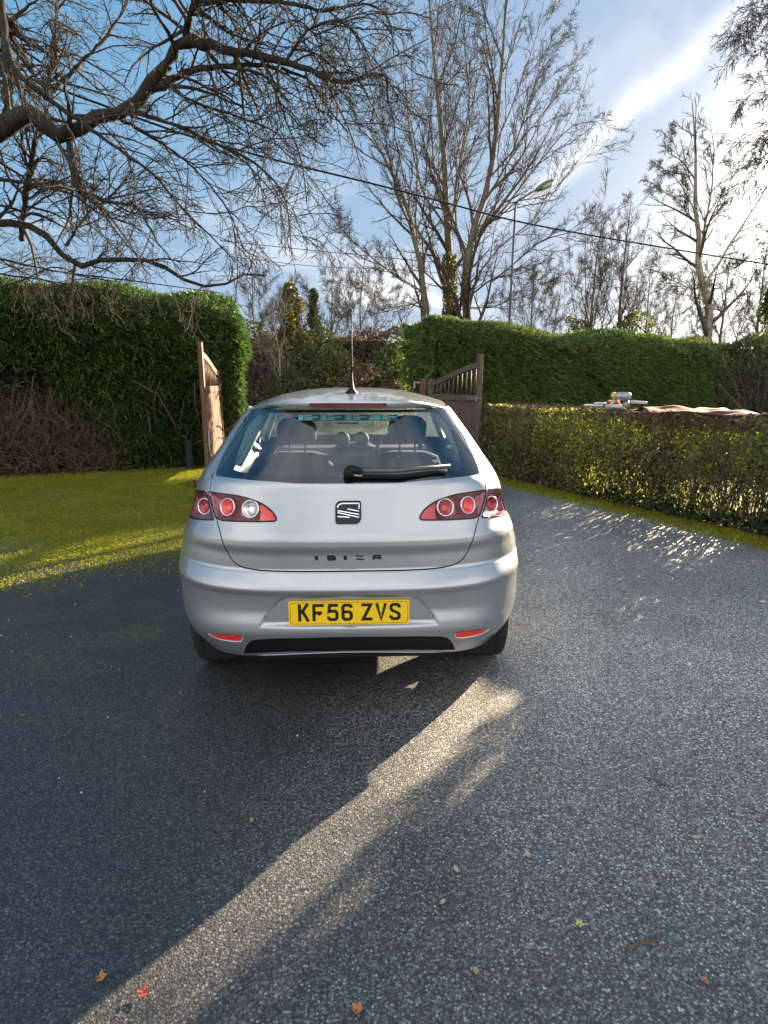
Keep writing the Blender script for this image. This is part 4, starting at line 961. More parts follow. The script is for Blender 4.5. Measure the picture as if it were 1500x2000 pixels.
out[:, :, 2] = np.minimum(out[:, :, 2], hS + .012 + .03 * bnS(P0 * 2.)[:, None] * .6); V, Q = tubes(out, np.full((nb, 3), .0028) * rng.uniform(.6, 1.5, (nb, 1)), 3); mesh('clipped_twigs', V, [Q], M['twig_red'], low)
# leaf litter and ivy at the foot of the hedges
M['litter'] = leafmat('litter', [(.0, (.045, .022, .012)), (.4, (.11, .055, .028)), (.7, (.18, .10, .05)), (1, (.26, .17, .09))], .1, .7, 3.)
def litter(name, lab, f, n, seed, size):
    rng = np.random.default_rng(seed); C = f(rng, n); V, Q = leaves(rng, C, size, .62, np.broadcast_to(np.array((0, 0, 1.)), C.shape)); V[:, 2] = np.maximum(V[:, 2], .008); o = mesh(name, V, [Q], M['litter']); tag(o, lab, 'leaves', kind='stuff')
def f1(rng, n): s = rng.random(n) * Ln; d_ = rng.normal(size=n) * .16 + .16; return np.concatenate([SA + np.outer(s, t) + np.outer(d_, inn), .012 + .03 * rng.random((n, 1))], 1)
litter('leaf_litter', 'brown dead leaves lying along the foot of the low hedge', f1, 2600, 41, .028)
def f2(rng, n):
    s = rng.random(n) * 9.4; d_ = rng.normal(size=n) * .14 + .05; return np.concatenate([LA + np.outer(s, t_) - np.outer(d_, nn_), .012 + .03 * rng.random((n, 1))], 1)
litter('leaf_litter', 'brown dead leaves lying along the foot of the tall left hedge', f2, 1500, 42, .028)
rng = np.random.default_rng(43); n = 2600; s = rng.uniform(2.2, 6.5, n); d_ = rng.normal(size=n) * .10 + .12; C = np.concatenate([SA + np.outer(s, t) + np.outer(d_, inn), .03 + .14 * rng.random((n, 1)) * (.5 + .5 * np.sin(s * 4)[:, None] ** 2)], 1)
V, Q = leaves(rng, C, .028, .5, np.broadcast_to(np.array((-inn[0], -inn[1], 1.)), C.shape)); iv = mesh('ivy_ground_cover', V, [Q], leafmat('ground_ivy', [(.0, (.008, .016, .006)), (.6, (.02, .036, .012)), (1, (.05, .07, .02))], .15, .4)); tag(iv, 'dark ivy creeping along the foot of the low hedge', 'ivy', kind='stuff')

# ================================================================== GATES
M['oak'] = woodmat('gate_wood', (.070, .034, .019), (.20, .105, .060))
M['oak_grey'] = woodmat('gate_wood_grey', (.070, .048, .038), (.165, .122, .100)); M['oak_warm'] = M['oak']
def gate(name, lab, low_end, high_end, base, tilt_h, zt=1.905, zl=1.525, zm=1.265, stile=.085):
    """leaf seen from the drive: low_end and high_end are plan points of the two stiles; top rail is an S between them"""
    a, b_ = Vector((*low_end, 0)), Vector((*high_end, 0)); d_ = b_ - a; Lg = d_.length; rz = math.atan2(d_.y, d_.x); th = thing(name, lab, 'gate', (a.x, a.y, base), rz)
    def bx(nm, x0, x1, z0, z1, dep=.05, bev=.006, parent=None, y=0):
        m = MB(); m.box(((x0 + x1) / 2, y, (z0 + z1) / 2), (x1 - x0, dep, z1 - z0), 0, bev); return m.build(nm, M['oak'], parent or th, False, True)
    bx('stile', 0, stile, .05, zl, .065); bx('stile', Lg - stile, Lg, .05, zt, .065)
    bx('middle_rail', stile, Lg - stile, zm - .10, zm, .052); bx('bottom_rail', stile, Lg - stile, .08, .22, .052)
    m = MB(); nb = 9; w_ = (Lg - 2 * stile) / nb
    for i in range(nb): m.box((stile + w_ * (i + .5), .002, (.22 + zm - .10) / 2), (w_ - .006, .028, zm - .10 - .22), 0, .005)
    m.box((Lg / 2, .006, (.22 + zm - .1) / 2), (Lg - 2 * stile, .012, zm - .1 - .22)); m.build('panel', M['oak'], th, False, True)
    top = lambda x: zl - .06 + (zt - .13 - zl + .06) * (sst(-.1, 1.02, x / Lg) if True else 0)
    m = MB(); K = 24; hh = .085
    for i in range(K + 1):
        x = stile + (Lg - 2 * stile) * i / K; z = float(top(x))
        for (yy, dz) in ((-.024, 0), (.024, 0), (.024, -hh), (-.024, -hh)): m.V.append((x, yy, z + dz))
    for i in range(K): m.F += [(i * 4 + j, i * 4 + (j + 1) % 4, i * 4 + 4 + (j + 1) % 4, i * 4 + 4 + j) for j in range(4)]
    m.build('top_rail', M['oak'], th, False, True)
    ns = 11
    for i in range(ns):
        x = stile + (Lg - 2 * stile) * (i + .5) / ns; m = MB(); m.tube([(x, 0, zm - .01), (x, 0, float(top(x)) - hh + .02)], .0125, 8); m.build('spindle', M['oak'], th, True, True)
    return th, Lg
M['steel'] = pbr('galvanised', (.42, .43, .44), .4, .9, noise=.3, nscale=30)
M['oak'] = M['oak_grey']
gR, LgR = gate('timber_gate', 'brown timber gate leaf standing open on the right against the clipped hedge', (.80, 10.78), (1.53, 9.50), 0, 0)
m = MB(); m.box((LgR - .20, -.036, 1.215), (.22, .012, .055), 0, .003); m.box((LgR - .05, -.05, 1.215), (.05, .03, .08), 0, .004); m.tube([(LgR - .1, -.05, 1.215), (LgR + .06, -.05, 1.215)], .009, 8); m.build('latch', M['steel'], gR, False, True)
M['oak'] = M['oak_warm']
gL, LgL = gate('timber_gate', 'orange lit timber gate leaf standing open on the left, seen nearly edge on', (-2.845, 10.42), (-2.715, 8.98), .145, 0, stile=.10)
m = MB(); m.tube([(LgL - .03, .045, .62), (LgL - .03, .045, .02)], .011, 8); m.tube([(LgL - .03, .045, .62), (LgL - .03, .13, .62), (LgL - .03, .13, .59)], .010, 8); m.build('drop_bolt', M['steel'], gL, True, True)
th = thing('gate_post', 'slim grey timber post at the hinge of the right gate', 'post', (.70, 10.95, 0)); m = MB(); m.box((.70, 10.95, .765), (.10, .10, 1.53), .5, .01); m.build('post', M['oak'], th)
m = MB(); m.tube([(.64, 10.9, 1.45), (.55, 10.88, 1.47), (.55, 10.88, 1.36)], .02, 6); m.build('bracket', M['steel'], th)
th = thing('marker_post', 'short dull blue post at the foot of the left hedge beside the gate', 'post', (-3.36, 10.15, 0)); m = MB(); m.box((-3.36, 10.15, .24), (.11, .06, .48), 0, .008); m.build('post', pbr('dull_blue', (.012, .018, .028), .8), th)
m = MB(); m.box((-3.36, 10.15, .487), (.13, .08, .02), 0, .004); m.build('cap', pbr('dull_cap', (.02, .026, .036), .7), th)
th = thing('wood_block', 'small dark brown slatted wooden block on the mossy ground left of the car', 'block', (-2.66, 8.25, 0))
for i in range(3): m = MB(); m.box((-2.72 + i * .085, 8.25, .06), (.06, .05, .12), 0, .006); m.build('slat', M['oak'], th)
m = MB(); m.box((-2.635, 8.285, .03), (.26, .02, .03)); m.box((-2.635, 8.285, .09), (.26, .02, .03)); m.build('batten', M['oak'], th)

# ================================================================== BARE TREES
def tree(name, lab, base, limbs, levels, seed, bark, twig, group=None, trunk_n=10, cat='tree', ivy=None):
    """limbs: list of (points, r0, r1); levels: sprout settings from the limbs outward. First limb (with the others) is the trunk part, twigs the crown part"""
    rng = np.random.default_rng(seed); th = thing(name, lab, cat, tuple(base), 0, group); K = 14; P = np.stack([curve(p, K) for p, _, _ in limbs]); R = np.stack([np.linspace(r0, r1, K) for _, r0, r1 in limbs])
    wob = rng.normal(size=P.shape) * R[..., None] * .22; wob[:, 0] = 0; P = P + wob
    R = R * np.where(np.arange(len(R)) == 0, .72, .40)[:, None]; V, Q = tubes(P, R, trunk_n); mesh('trunk', V, [Q], bark, th, True); prts = []; cur = (P, R)
    for i, L_ in enumerate(levels):
        cur = sprout(rng, cur[0], cur[1], *L_); prts.append(tubes(cur[0], cur[1], 5 if i == 0 else (4 if i == 1 else 3)))
    V, Q = join(prts); mesh('crown', V, Q, twig, th, True)
    return th, P, R, rng
UP = (0, 0, .10)
def ascending(base, h, seed, nl, spread, r, first=.22, lean=(0, 0)):
    """a trunk and nl steep limbs rising from it"""
    rng = np.random.default_rng(seed); b = np.array(base, float); top = b + np.array((lean[0], lean[1], h)); tr = [b, b + (top - b) * .3 + rng.normal(size=3) * (.12, .12, 0), b + (top - b) * .6 + rng.normal(size=3) * (.25, .25, 0), top]
    out = [(tr, r, .015)]
    for k in range(nl):
        f = first + (.62 - first) * (k + rng.random()) / nl; p0 = curve(tr, 40)[int(f * 39)]; a = k * 2.4 + rng.random() * 1.2; ln = h * (1 - f) * rng.uniform(.75, 1.0); o = spread * rng.uniform(.6, 1.2) * (1 - f * .4)
        d_ = np.array((math.cos(a), math.sin(a), 0)); out.append(([p0, p0 + d_ * o * .42 + (0, 0, ln * .25), p0 + d_ * o * .78 + (0, 0, ln * .6), p0 + d_ * o + (0, 0, ln)], r * (1 - f) * .62, .012))
    return out
pop = [(15, .10, .98, (20, 45), .32, 8, .07, (0, 0, .10), .62, .009, .3, .45), (9, .12, 1.0, (20, 48), .36, 6, .10, (0, 0, .08), .6, .0065, .2, .4), (7, .15, 1.0, (25, 55), .42, 5, .14, (0, 0, .05), .7, .0056, .15, .35)]
pop2 = [(9, .15, .98, (22, 48), .25, 6, .07, (0, 0, .09), .62, .010, .3, .45), (9, .15, 1.0, (22, 50), .36, 5, .08, (0, 0, .06), .6, .0058, .2, .4), (6, .2, 1.0, (25, 55), .42, 4, .10, (0, 0, .04), .7, .0045, .15, .4)]
G_ = 'bare trees beyond the hedges'
def Yp(px, Y): return at(px, 700, Y)[0]
Y0 = 24.
def lim(pts, Y=Y0, dy=0.): return [at(px, py, Y + dy * i / max(1, len(pts) - 1)) for i, (px, py) in enumerate(pts)]
# the three big trees: limbs follow the photograph, each with its own depth
def gb(px, Y): p = at(px, 700, Y); return np.array((p[0], Y, 0.))
t1 = [([gb(836, Y0)] + lim([(832, 625), (822, 520), (800, 420), (760, 330), (715, 240)]), .27, .03), (lim([(822, 540), (812, 430), (815, 320), (795, 200), (770, 60)], dy=2), .12, .02), (lim([(826, 570), (760, 530), (700, 480), (650, 430)], dy=-2), .09, .015), (lim([(808, 440), (770, 350), (740, 200), (720, 120)], dy=-3), .08, .012), (lim([(826, 590), (770, 600), (720, 560), (670, 545)], dy=1), .06, .01), (lim([(815, 480), (850, 380), (870, 250), (862, 100), (850, -40)], dy=2.5), .08, .012)]
tree('bare_tree', 'leftmost of the three big bare trees, trunk leaning left over the clipped hedge', gb(836, Y0), t1, pop, 1, M['bark'], M['twig'], G_)
t2 = [([gb(882, Y0 + 1)] + lim([(880, 615), (878, 500), (872, 430), (868, 300), (850, 150), (835, -60)], Y0 + 1), .30, .03), (lim([(874, 450), (830, 380), (800, 260), (790, 120), (780, -20)], Y0 + 1, 2), .12, .015), (lim([(876, 470), (895, 340), (915, 200), (905, 60), (900, -60)], Y0 + 1, -3), .12, .015), (lim([(870, 400), (845, 300), (842, 180), (860, 20)], Y0 + 1, 3), .10, .012), (lim([(872, 360), (905, 260), (940, 120), (950, 0)], Y0 + 1, 2), .08, .012)]
thI, PI_, RI_, rngI = tree('bare_tree', 'middle of the three big bare trees, trunk wrapped in ivy', gb(882, Y0 + 1), t2, pop, 2, M['bark'], M['twig'], G_)
n = 5200; zz = rngI.random(n) * 6.2 + .2; an = rngI.random(n) * 6.283; kx = np.interp(zz, PI_[0][:, 2], PI_[0][:, 0]); ky = np.interp(zz, PI_[0][:, 2], PI_[0][:, 1]); rr = .24 + .16 * rngI.random(n) * (1 - zz / 8); C = np.stack([kx + np.cos(an) * rr, ky + np.sin(an) * rr, zz], -1); V, Q = leaves(rngI, C, .05); mesh('ivy', V, [Q], M['ivy'], thI)
t3 = [([gb(905, Y0)] + lim([(907, 612), (912, 520), (925, 440), (960, 330), (975, 200), (985, 60), (995, -60)]), .28, .03), (lim([(914, 530), (890, 430), (905, 300), (930, 160), (935, -20)], dy=2), .12, .015), (lim([(922, 470), (990, 400), (1060, 310), (1130, 240), (1200, 235)], dy=1), .12, .012), (lim([(910, 580), (985, 530), (1060, 470), (1150, 440), (1180, 400)], dy=-2), .10, .012), (lim([(940, 400), (1000, 300), (1040, 180), (1090, 60)], dy=-3), .10, .012), (lim([(955, 350), (1030, 260), (1100, 170), (1140, 90)], dy=2), .09, .012), (lim([(912, 560), (980, 480), (1040, 430), (1100, 350), (1170, 270)], dy=3), .09, .012), (lim([(965, 290), (1010, 180), (1050, 60), (1070, -40)], dy=1.5), .07, .01), (lim([(908, 600), (960, 600), (1030, 560), (1090, 545)], dy=-1.5), .06, .01)]
tree('bare_tree', 'rightmost and widest of the three big bare trees, pale trunk and limbs spreading right', gb(905, Y0), t3, pop, 3, M['bark'], M['twig'], G_)
YR = 21.
t4 = [([gb(1392, YR)] + lim([(1383, 672), (1376, 580), (1364, 500), (1360, 400), (1358, 300), (1352, 200)], YR), .25, .02), (lim([(1376, 560), (1410, 500), (1450, 440), (1500, 360), (1540, 250)], YR, 1), .12, .015), (lim([(1366, 500), (1385, 400), (1395, 300), (1385, 230)], YR, -1.5), .10, .012), (lim([(1362, 440), (1330, 400), (1290, 370), (1260, 350)], YR, 1), .06, .01), (lim([(1362, 420), (1310, 340), (1280, 320)], YR, -1), .06, .01), (lim([(1360, 380), (1320, 290), (1300, 250)], YR, 2), .05, .01), (lim([(1376, 590), (1340, 560), (1300, 540), (1280, 500)], YR, -1), .05, .01), (lim([(1374, 545), (1440, 520), (1490, 470), (1540, 430)], YR, -2), .06, .01), (lim([(1368, 460), (1420, 380), (1440, 280)], YR, 1), .06, .01)]
rt = [(12, .12, .92, (25, 55), .32, 6, .10, (0, 0, .05), .62, .009, .25, .7), (7, .15, 1.0, (25, 55), .38, 5, .13, (0, 0, .03), .6, .006, .15, .35), (7, .2, 1.0, (25, 60), .45, 4, .16, (0, 0, .02), .7, .0058, .12, .35)]
tree('bare_tree', 'big bare tree with thick pale trunk at the right end of the clipped hedge', gb(1392, YR), t4, rt, 4, M['bark_pale'], M['twig'], G_)
for i, (px, Y, h, sp, r, lab) in enumerate([(1157, 30, 9.2, 1.6, .15, 'slender bare tree right of the street lamp, first of a pair'), (1207, 31, 10.0, 2.4, .17, 'slender bare tree left of the big pale trunk, second of a pair'), (1402, 27, 6.8, 1.8, .13, 'thin bare sapling just right of the big pale trunk'), (1037, 32, 8.0, 2.6, .12, 'low bare tree rising behind the street lamp column'), (1255, 36, 8.0, 3.0, .14, 'low spreading bare tree behind the clipped hedge left of the big pale trunk'), (1090, 38, 7.5, 3.4, .13, 'low spreading bare tree behind the clipped hedge right of the lamp column'), (715, 30, 7.5, 2.6, .12, 'small bare tree behind the brown hedge, left of the three big trees'), (652, 29, 6.6, 1.9, .10, 'small bare tree just left of the car aerial, behind the ivy shrubs'), (1310, 40, 8.0, 3.2, .14, 'hazy bare tree behind the big pale trunk, low on the horizon'), (1470, 33, 9.0, 3.0, .15, 'bare tree at the right edge above the dark brownish hedge'), (500, 27, 6.2, 2.2, .10, 'small bare tree behind the right end of the tall left hedge')]):
    b = gb(px, Y); tree('bare_tree', lab, b, ascending(b, h, 60 + i, 9, sp, r, .16), pop2, 80 + i, M['bark'], M['twig'], G_)

# near tree on the left: limbs reach over the drive, twigs droop
dv = 0.
N5 = 5.6
nl = lambda pts, Y, dy=0.: [at(px, py, Y + dy * i / max(1, len(pts) - 1)) for i, (px, py) in enumerate(pts)]
tb = np.array((-7.2, 6.2, 0.))
trunk_top = np.array((-6.9, 6.1, 3.3))
left = [([tb, tb + (.1, 0, 1.6), trunk_top, trunk_top + (-.2, .2, 2.2), trunk_top + (-.5, .6, 5.0)], .34, .06),
        ([trunk_top + (0, 0, -.5), at(-330, 300, 6.0), at(-120, 285, 5.8)] + nl([(0, 258), (40, 225), (68, 215), (98, 262), (130, 268), (165, 245), (205, 228), (250, 212), (285, 185), (310, 150), (330, 125)], 5.7, -.3), .20, .055),
        (nl([(318, 145), (340, 100), (372, 82), (430, 92), (500, 106), (560, 122), (610, 140), (680, 162), (720, 145), (755, 150), (758, 200)], 5.4, -.5), .062, .010),
        (nl([(366, 84), (365, 50), (376, 20), (392, -5), (420, -20)], 5.35, -.3), .045, .02),
        (nl([(280, 190), (320, 165), (370, 138), (440, 128), (520, 130), (600, 155), (640, 210), (680, 260)], 5.5, -.4), .04, .006),
        (nl([(390, 6), (450, 0), (560, 4), (640, 20), (700, 8), (745, 20), (765, 60), (770, 110)], 5.1, -.3), .028, .006),
        (nl([(135, 272), (142, 320), (150, 365), (185, 385), (215, 395), (260, 400), (290, 440), (310, 480)], 5.6, -.5), .040, .007),
        ([trunk_top + (0, 0, -.9), at(-420, 430, 6.2), at(-200, 440, 6.2)] + nl([(0, 436), (60, 440), (100, 470), (125, 500), (160, 518), (220, 508), (290, 508), (340, 535), (385, 558), (440, 555), (470, 535), (520, 538)], 6.2, -.3), .105, .010),
        (nl([(90, 190), (100, 130), (108, 60), (115, -10)], 6.4, .5), .035, .02), (nl([(90, 190), (150, 130), (200, 80), (240, 20), (260, -20)], 6.5, .6), .03, .012), (nl([(40, 470), (50, 380), (70, 270)], 6.3, -.3), .034, .03), (nl([(0, 0), (8, 60), (20, 120), (60, 165), (120, 210), (180, 255), (230, 290), (300, 340), (350, 400), (400, 450), (460, 510)], 5.3, -.3), .034, .006),
        (nl([(0, 350), (60, 360), (140, 380), (200, 420), (260, 440), (300, 480)], 5.9, -.4), .022, .005), (nl([(250, 215), (330, 240), (420, 280), (500, 320), (560, 400), (570, 500)], 5.3, -.5), .022, .005), (nl([(220, 225), (300, 270), (380, 330), (450, 420), (480, 500)], 5.6, .2), .02, .005),
        (nl([(440, 128), (520, 150), (560, 240), (590, 320), (600, 400)], 5.2, -.2), .016, .005), (nl([(130, 480), (170, 420), (220, 380), (260, 330)], 6.1, -.3), .02, .008), (nl([(310, 150), (380, 200), (470, 230), (540, 260), (590, 330)], 5.5, .3), .018, .005),
        ([trunk_top + (0, 0, -1.3), at(-420, 560, 6.6), at(-220, 585, 6.8)] + nl([(0, 560), (50, 545), (110, 520), (160, 540), (230, 550)], 6.9, -.1), .03, .006), ([trunk_top + (0, .1, -.7), at(-300, 470, 7.0)] + nl([(-60, 480), (40, 530), (130, 560), (230, 580)], 7.3), .02, .005), (nl([(-40, -60), (10, 90), (15, 200)], 6.0), .06, .05), (nl([(-120, 470), (0, 505), (110, 530), (230, 545), (330, 558), (430, 572)], 7.6, .4), .022, .005), (nl([(-120, 510), (0, 535), (90, 548), (180, 562), (260, 580)], 7.8, .2), .02, .005), (nl([(560, 122), (600, 60), (650, 40), (690, 60), (720, 110)], 4.9, -.3), .018, .005), (nl([(470, 105), (520, 60), (580, 40), (620, 80), (640, 140)], 5.2, .2), .015, .005)]
drp = [(11, .10, 1.0, (25, 70), .28, 8, .20, (0, 0, -.05), .5, .0045, .35, .35), (7, .10, 1.0, (25, 65), .40, 6, .22, (0, 0, -.02), .55, .0032, .18, .35), (4, .15, 1.0, (30, 70), .45, 4, .26, (0, 0, .04), .6, .0030, .07, .3)]
def near_tree():
    rng = np.random.default_rng(7); th = thing('overhanging_tree', 'large bare tree at the left whose mossy dark limbs and drooping twigs overhang the drive', 'tree', tuple(tb)); K = 30; 
    P = np.stack([curve(p, K) for p, _, _ in left]); R = np.stack([np.linspace(r0 ** .7, r1 ** .7, K) ** (1 / .7) for _, r0, r1 in left]) * .78; P = P + rng.normal(size=P.shape) * np.minimum(R, .05)[..., None] * .25
    R = R * (1 + .12 * rng.normal(size=R.shape)); V, Q = tubes(P, R, 10); mesh('trunk', V, [Q], M['bark_d'], th, True); prts = []
    PL, RL = P[1:], R[1:]; ll = np.linalg.norm(np.diff(PL, axis=1), axis=2).sum(1); cur = sprout(rng, PL, RL, 19, .08, 1.0, (25, 75), .30, 10, .13, (0, 0, -.05), .55, .0038, .35, .2, np.full((len(PL), 1), 2.3)); prts.append(tubes(*cur, 5))
    c2 = sprout(rng, *cur, 6, .1, 1.0, (25, 60), .45, 8, .15, (0, 0, -.06), .6, .0024, .15, .35); prts.append(tubes(*c2, 4))
    c3 = sprout(rng, *c2, 4, .15, 1.0, (25, 60), .5, 5, .22, (0, 0, .0), .7, .0020, .06, .3); prts.append(tubes(*c3, 3))
    V, Q = join(prts); mesh('crown', V, Q, barkmat('twig_dark', (.030, .023, .019), (.080, .063, .050), 3, .2), th, True)
    return th
near_tree()
# drooping birch just outside the right edge
bb = np.array((8.3, 10.2, 0.)); rb = 10.
birch = [([bb, bb + (0, 0, 3), bb + (.1, .1, 6.5), bb + (-.1, .2, 10.5)], .16, .02)] + [(nl(p, rb, -.6), .03, .005) for p in ([(1660, 120), (1560, 60), (1490, 70), (1440, 95)], [(1650, 200), (1570, 180), (1500, 160), (1455, 200)], [(1660, 300), (1570, 250), (1510, 250), (1470, 290)], [(1650, 40), (1560, -10), (1500, 10), (1450, 60)], [(1650, 340), (1560, 300), (1500, 300), (1455, 360)], [(1650, -60), (1560, -70), (1490, -30), (1450, 30)])]
wp = [(14, .25, 1.0, (25, 70), .24, 6, .16, (0, 0, -.14), .6, .004, .2, .3), (8, .1, 1.0, (20, 55), .5, 6, .14, (0, 0, -.22), .8, .0042, .15, .3), (5, .1, 1.0, (20, 55), .5, 4, .16, (0, 0, -.15), .8, .004, .08, .3)]
tree('weeping_tree', 'weeping bare tree at the right edge with thin hanging twigs', bb, birch, wp, 9, M['bark_d'], M['twig'])

# ================================================================== SHRUBS BEYOND THE GATEWAY
def shrub(name, lab, px, py_top, Y, wpx, mat, seed, n, size, shape='round', stems=True, group=None, cat='shrub', stemmat=None):
    rng = np.random.default_rng(seed); b = gb(px, Y); top = at(px, py_top, Y)[2]; rx = wpx / F * Y / 2; th = thing(name, lab, cat, tuple(b), 0, group); bn = blob_noise(rng, 14, 1.5 / rx, 5. / rx)
    a = rng.random(n) * 6.283; v = rng.random(n); z = v * top
    prof = np.sqrt(np.clip(1 - ((v - .40) / .62) ** 2, 0, 1)) if shape == 'round' else np.clip((1 - v ** 2.2) * 1.0, 0, 1) * (1 + .35 * np.sin(v * 9 + seed))
    P0 = np.stack([np.cos(a), np.sin(a), v * 2], -1); r_ = rx * prof * (1 + (.28 if shape == 'round' else .45) * bn(P0 * rx)) * (1 - .45 * rng.random(n) ** 2); C = np.stack([b[0] + r_ * np.cos(a), b[1] + r_ * np.sin(a) * .8, z + .1 * bn(P0 * 2) * (shape == 'round')], -1)
    if shape == 'cone':
        k = 16; vz = rng.random(k) ** .8; cc = np.stack([b[0] + rng.normal(size=k) * rx * .42 * (1.05 - vz), b[1] + rng.normal(size=k) * rx * .4 * (1.05 - vz), .3 + vz * (top - .5)], -1); cr = rx * rng.uniform(.28, .55, k) * (1.15 - .55 * vz); j = rng.integers(0, k, n); d0 = norm(rng.normal(size=(n, 3))) * rng.random((n, 1)) ** .35
        C = cc[j] + d0 * cr[j][:, None] * np.array((1, 1, 1.5)); C[:, 2] = np.maximum(C[:, 2], .05)
    C = C[bn(C) + .9 * rng.random(n) > -.5]; V, Q = leaves(rng, C, size, .2, norm(C - np.array((b[0], b[1], top * .3)))); mesh('foliage', V, [Q], mat, th)
    if stems:
        k = 26; lm = []
        P = np.empty((k, 6, 3)); P[:, 0] = b + rng.normal(size=(k, 3)) * (rx * .25, rx * .25, 0); d_ = norm(rng.normal(size=(k, 3)) * (.45, .45, .1) + (0, 0, 1)) if shape == 'round' else norm(rng.normal(size=(k, 3)) * (.12, .12, .1) + (0, 0, 1))
        for j in range(1, 6): d_ = norm(d_ + rng.normal(size=d_.shape) * .15); P[:, j] = P[:, j - 1] + d_ * top / 5 * rng.uniform(.75, 1.02, (k, 1))
        R = np.linspace(.022, .006, 6)[None] * rng.uniform(.6, 1.4, (k, 1)); c1 = sprout(rng, P, R, 8, .3, 1., (25, 60), .35, 4, .2, (0, 0, .03), .6, .004, .15, .3); V, Q = join([tubes(P, R, 5), tubes(*c1, 3)]); mesh('stems', V, Q, stemmat or M['twig'], th, True)
    return th
GS = 'shrubs on the bank beyond the gateway'
shrub('ivy_tree', 'tall conical ivy covered tree on the bank beyond the gateway', 570, 556, 18.5, 118, M['ivy'], 101, 9000, .055, 'cone', True, GS, 'tree')
shrub('ivy_tree', 'narrow ivy covered spire just right of the conical ivy tree', 614, 560, 19.5, 62, M['ivy'], 102, 4200, .05, 'cone', True, GS, 'tree')
shrub('evergreen_shrub', 'green evergreen shrub on the bank left of the car aerial', 615, 640, 17.0, 120, M['shrub'], 103, 6500, .05, 'round', True, GS)
shrub('evergreen_shrub', 'dark evergreen shrub against the rounded end of the clipped hedge', 765, 668, 16.5, 105, M['shrub'], 104, 6000, .05, 'round', True, GS)
shrub('bramble_shrub', 'straggly brown bramble shrub at the foot of the bank beside the left hedge end', 505, 655, 16.0, 130, M['beech'], 105, 2600, .045, 'round', True, GS, 'shrub', M['twig_red'])
shrub('bramble_shrub', 'yellowish leafy bramble in the middle of the bank behind the car roof', 660, 690, 16.5, 120, M['ivy'], 106, 4200, .045, 'round', True, GS, 'shrub', M['twig_red'])
shrub('bramble_shrub', 'low dark bramble along the road verge behind the left of the car roof', 560, 735, 15.6, 150, M['shrub'], 107, 3600, .045, 'round', True, GS, 'shrub', M['twig'])
shrub('bramble_shrub', 'low brown bramble along the road verge behind the aerial', 715, 715, 15.8, 130, M['beech'], 108, 3800, .045, 'round', True, GS, 'shrub', M['twig_red'])
boxhedge('beech_hedge', 'long brown flat topped beech hedge at the back of the bank', (-5.5, 20.5), (4.5, 21.5), 1.5, 3.05, 2.95, M['beech'], 109, 12000, .10, .03, 3, .9, True, .22)
boxhedge('verge_hedge', 'shaggy dark hedge on the bank behind the tall left hedge', (-16, 16.0), (-3.2, 18.0), 1.5, 2.4, 2.6, M['shrub'], 110, 9000, .10, .03, 3, .9, True, .25)
shrub('round_bush', 'dark rounded evergreen bush showing above the clipped hedge left of the big pale trunk', 1245, 612, 30, 95, M['shrub'], 111, 4200, .09, 'round', False)
shrub('round_bush', 'small dark evergreen bush showing above the clipped hedge below the slender trees', 1118, 622, 30, 90, M['shrub'], 112, 3200, .08, 'round', False)
shrub('ivy_tree', 'dark ivy covered tree at the far right edge above the brownish hedge', 1490, 560, 20, 100, M['shrub'], 113, 4200, .06, 'cone', True, None, 'tree')
# pale sapling on the bank
ps = [([gb(550, 15.4)] + lim([(548, 742), (546, 690), (538, 650), (534, 600)], 15.4), .045, .012), (lim([(547, 700), (556, 650), (560, 600)], 15.4, .3), .02, .006), (lim([(546, 690), (520, 640), (508, 600)], 15.4, .3), .02, .006), (lim([(547, 720), (528, 690), (505, 672)], 15.4, -.3), .015, .005), (lim([(540, 655), (560, 610), (575, 590)], 15.4, -.3), .012, .004)]
tree('pale_sapling', 'thin pale stemmed sapling on the bank between the left hedge end and the ivy tree', gb(550, 15.4), ps, [(8, .2, 1., (20, 50), .3, 5, .12, (0, 0, .08), .6, .004, .15, .3), (4, .2, 1., (20, 50), .4, 4, .14, (0, 0, .05), .6, .003, .1, .3)], 120, M['bark_pale'], M['bark_pale'])
bp_ = [([gb(1462, 14.5) + (.3 * j, .2 * j, 0)] + lim([(1455 + 12 * j, 790), (1440 + 22 * j, 720), (1425 + 40 * j, 640)], 14.5), .03, .006) for j in range(-1, 4)]
tree('bare_shrub', 'bare brown multi stemmed shrub in front of the brownish hedge at the right', gb(1462, 14.5), bp_, [(12, .2, 1., (15, 45), .35, 5, .12, (0, 0, .08), .6, .004, .15, .3), (5, .2, 1., (20, 50), .4, 4, .14, (0, 0, .05), .6, .003, .1, .3)], 121, M['twig'], M['twig'], None, 8, 'shrub')

# ================================================================== STREET LAMP, CABLES
M['lampgrey'] = pbr('lamp_steel', (.07, .065, .065), .7)
LP = at(1007, 397, 22.); lb = gb(997, 22.); lb[0] = LP[0] - .06
lamp = thing('street_lamp', 'grey street lamp with angled arm standing beyond the clipped hedge', 'street lamp', tuple(lb))
m = MB(); m.tube([tuple(lb), (lb[0] + .01, lb[1], 1.3)], .085, 12); m.tube([(lb[0] + .01, lb[1], 1.3), tuple(LP)], [.05, .038], 10); m.build('column', M['lampgrey'], lamp, True)
h0, h1 = at(1012, 392, 22.), at(1052, 368, 22.); m = MB(); m.tube([tuple(LP - (0, 0, .05)), tuple(h0), tuple(h1)], [.045, .035, .03], 8); m.build('arm', M['lampgrey'], lamp, True)
p0, p1 = at(1046, 372, 22.), at(1082, 353, 22.); m = MB(); K = 8; pts = [p0 + (p1 - p0) * i / K for i in range(K + 1)]; m.tube([tuple(p) for p in pts], [.04, .08, .10, .115, .12, .12, .11, .09, .04], 12); m.build('lantern', pbr('lantern_grey', (.10, .11, .09), .6), lamp, True)
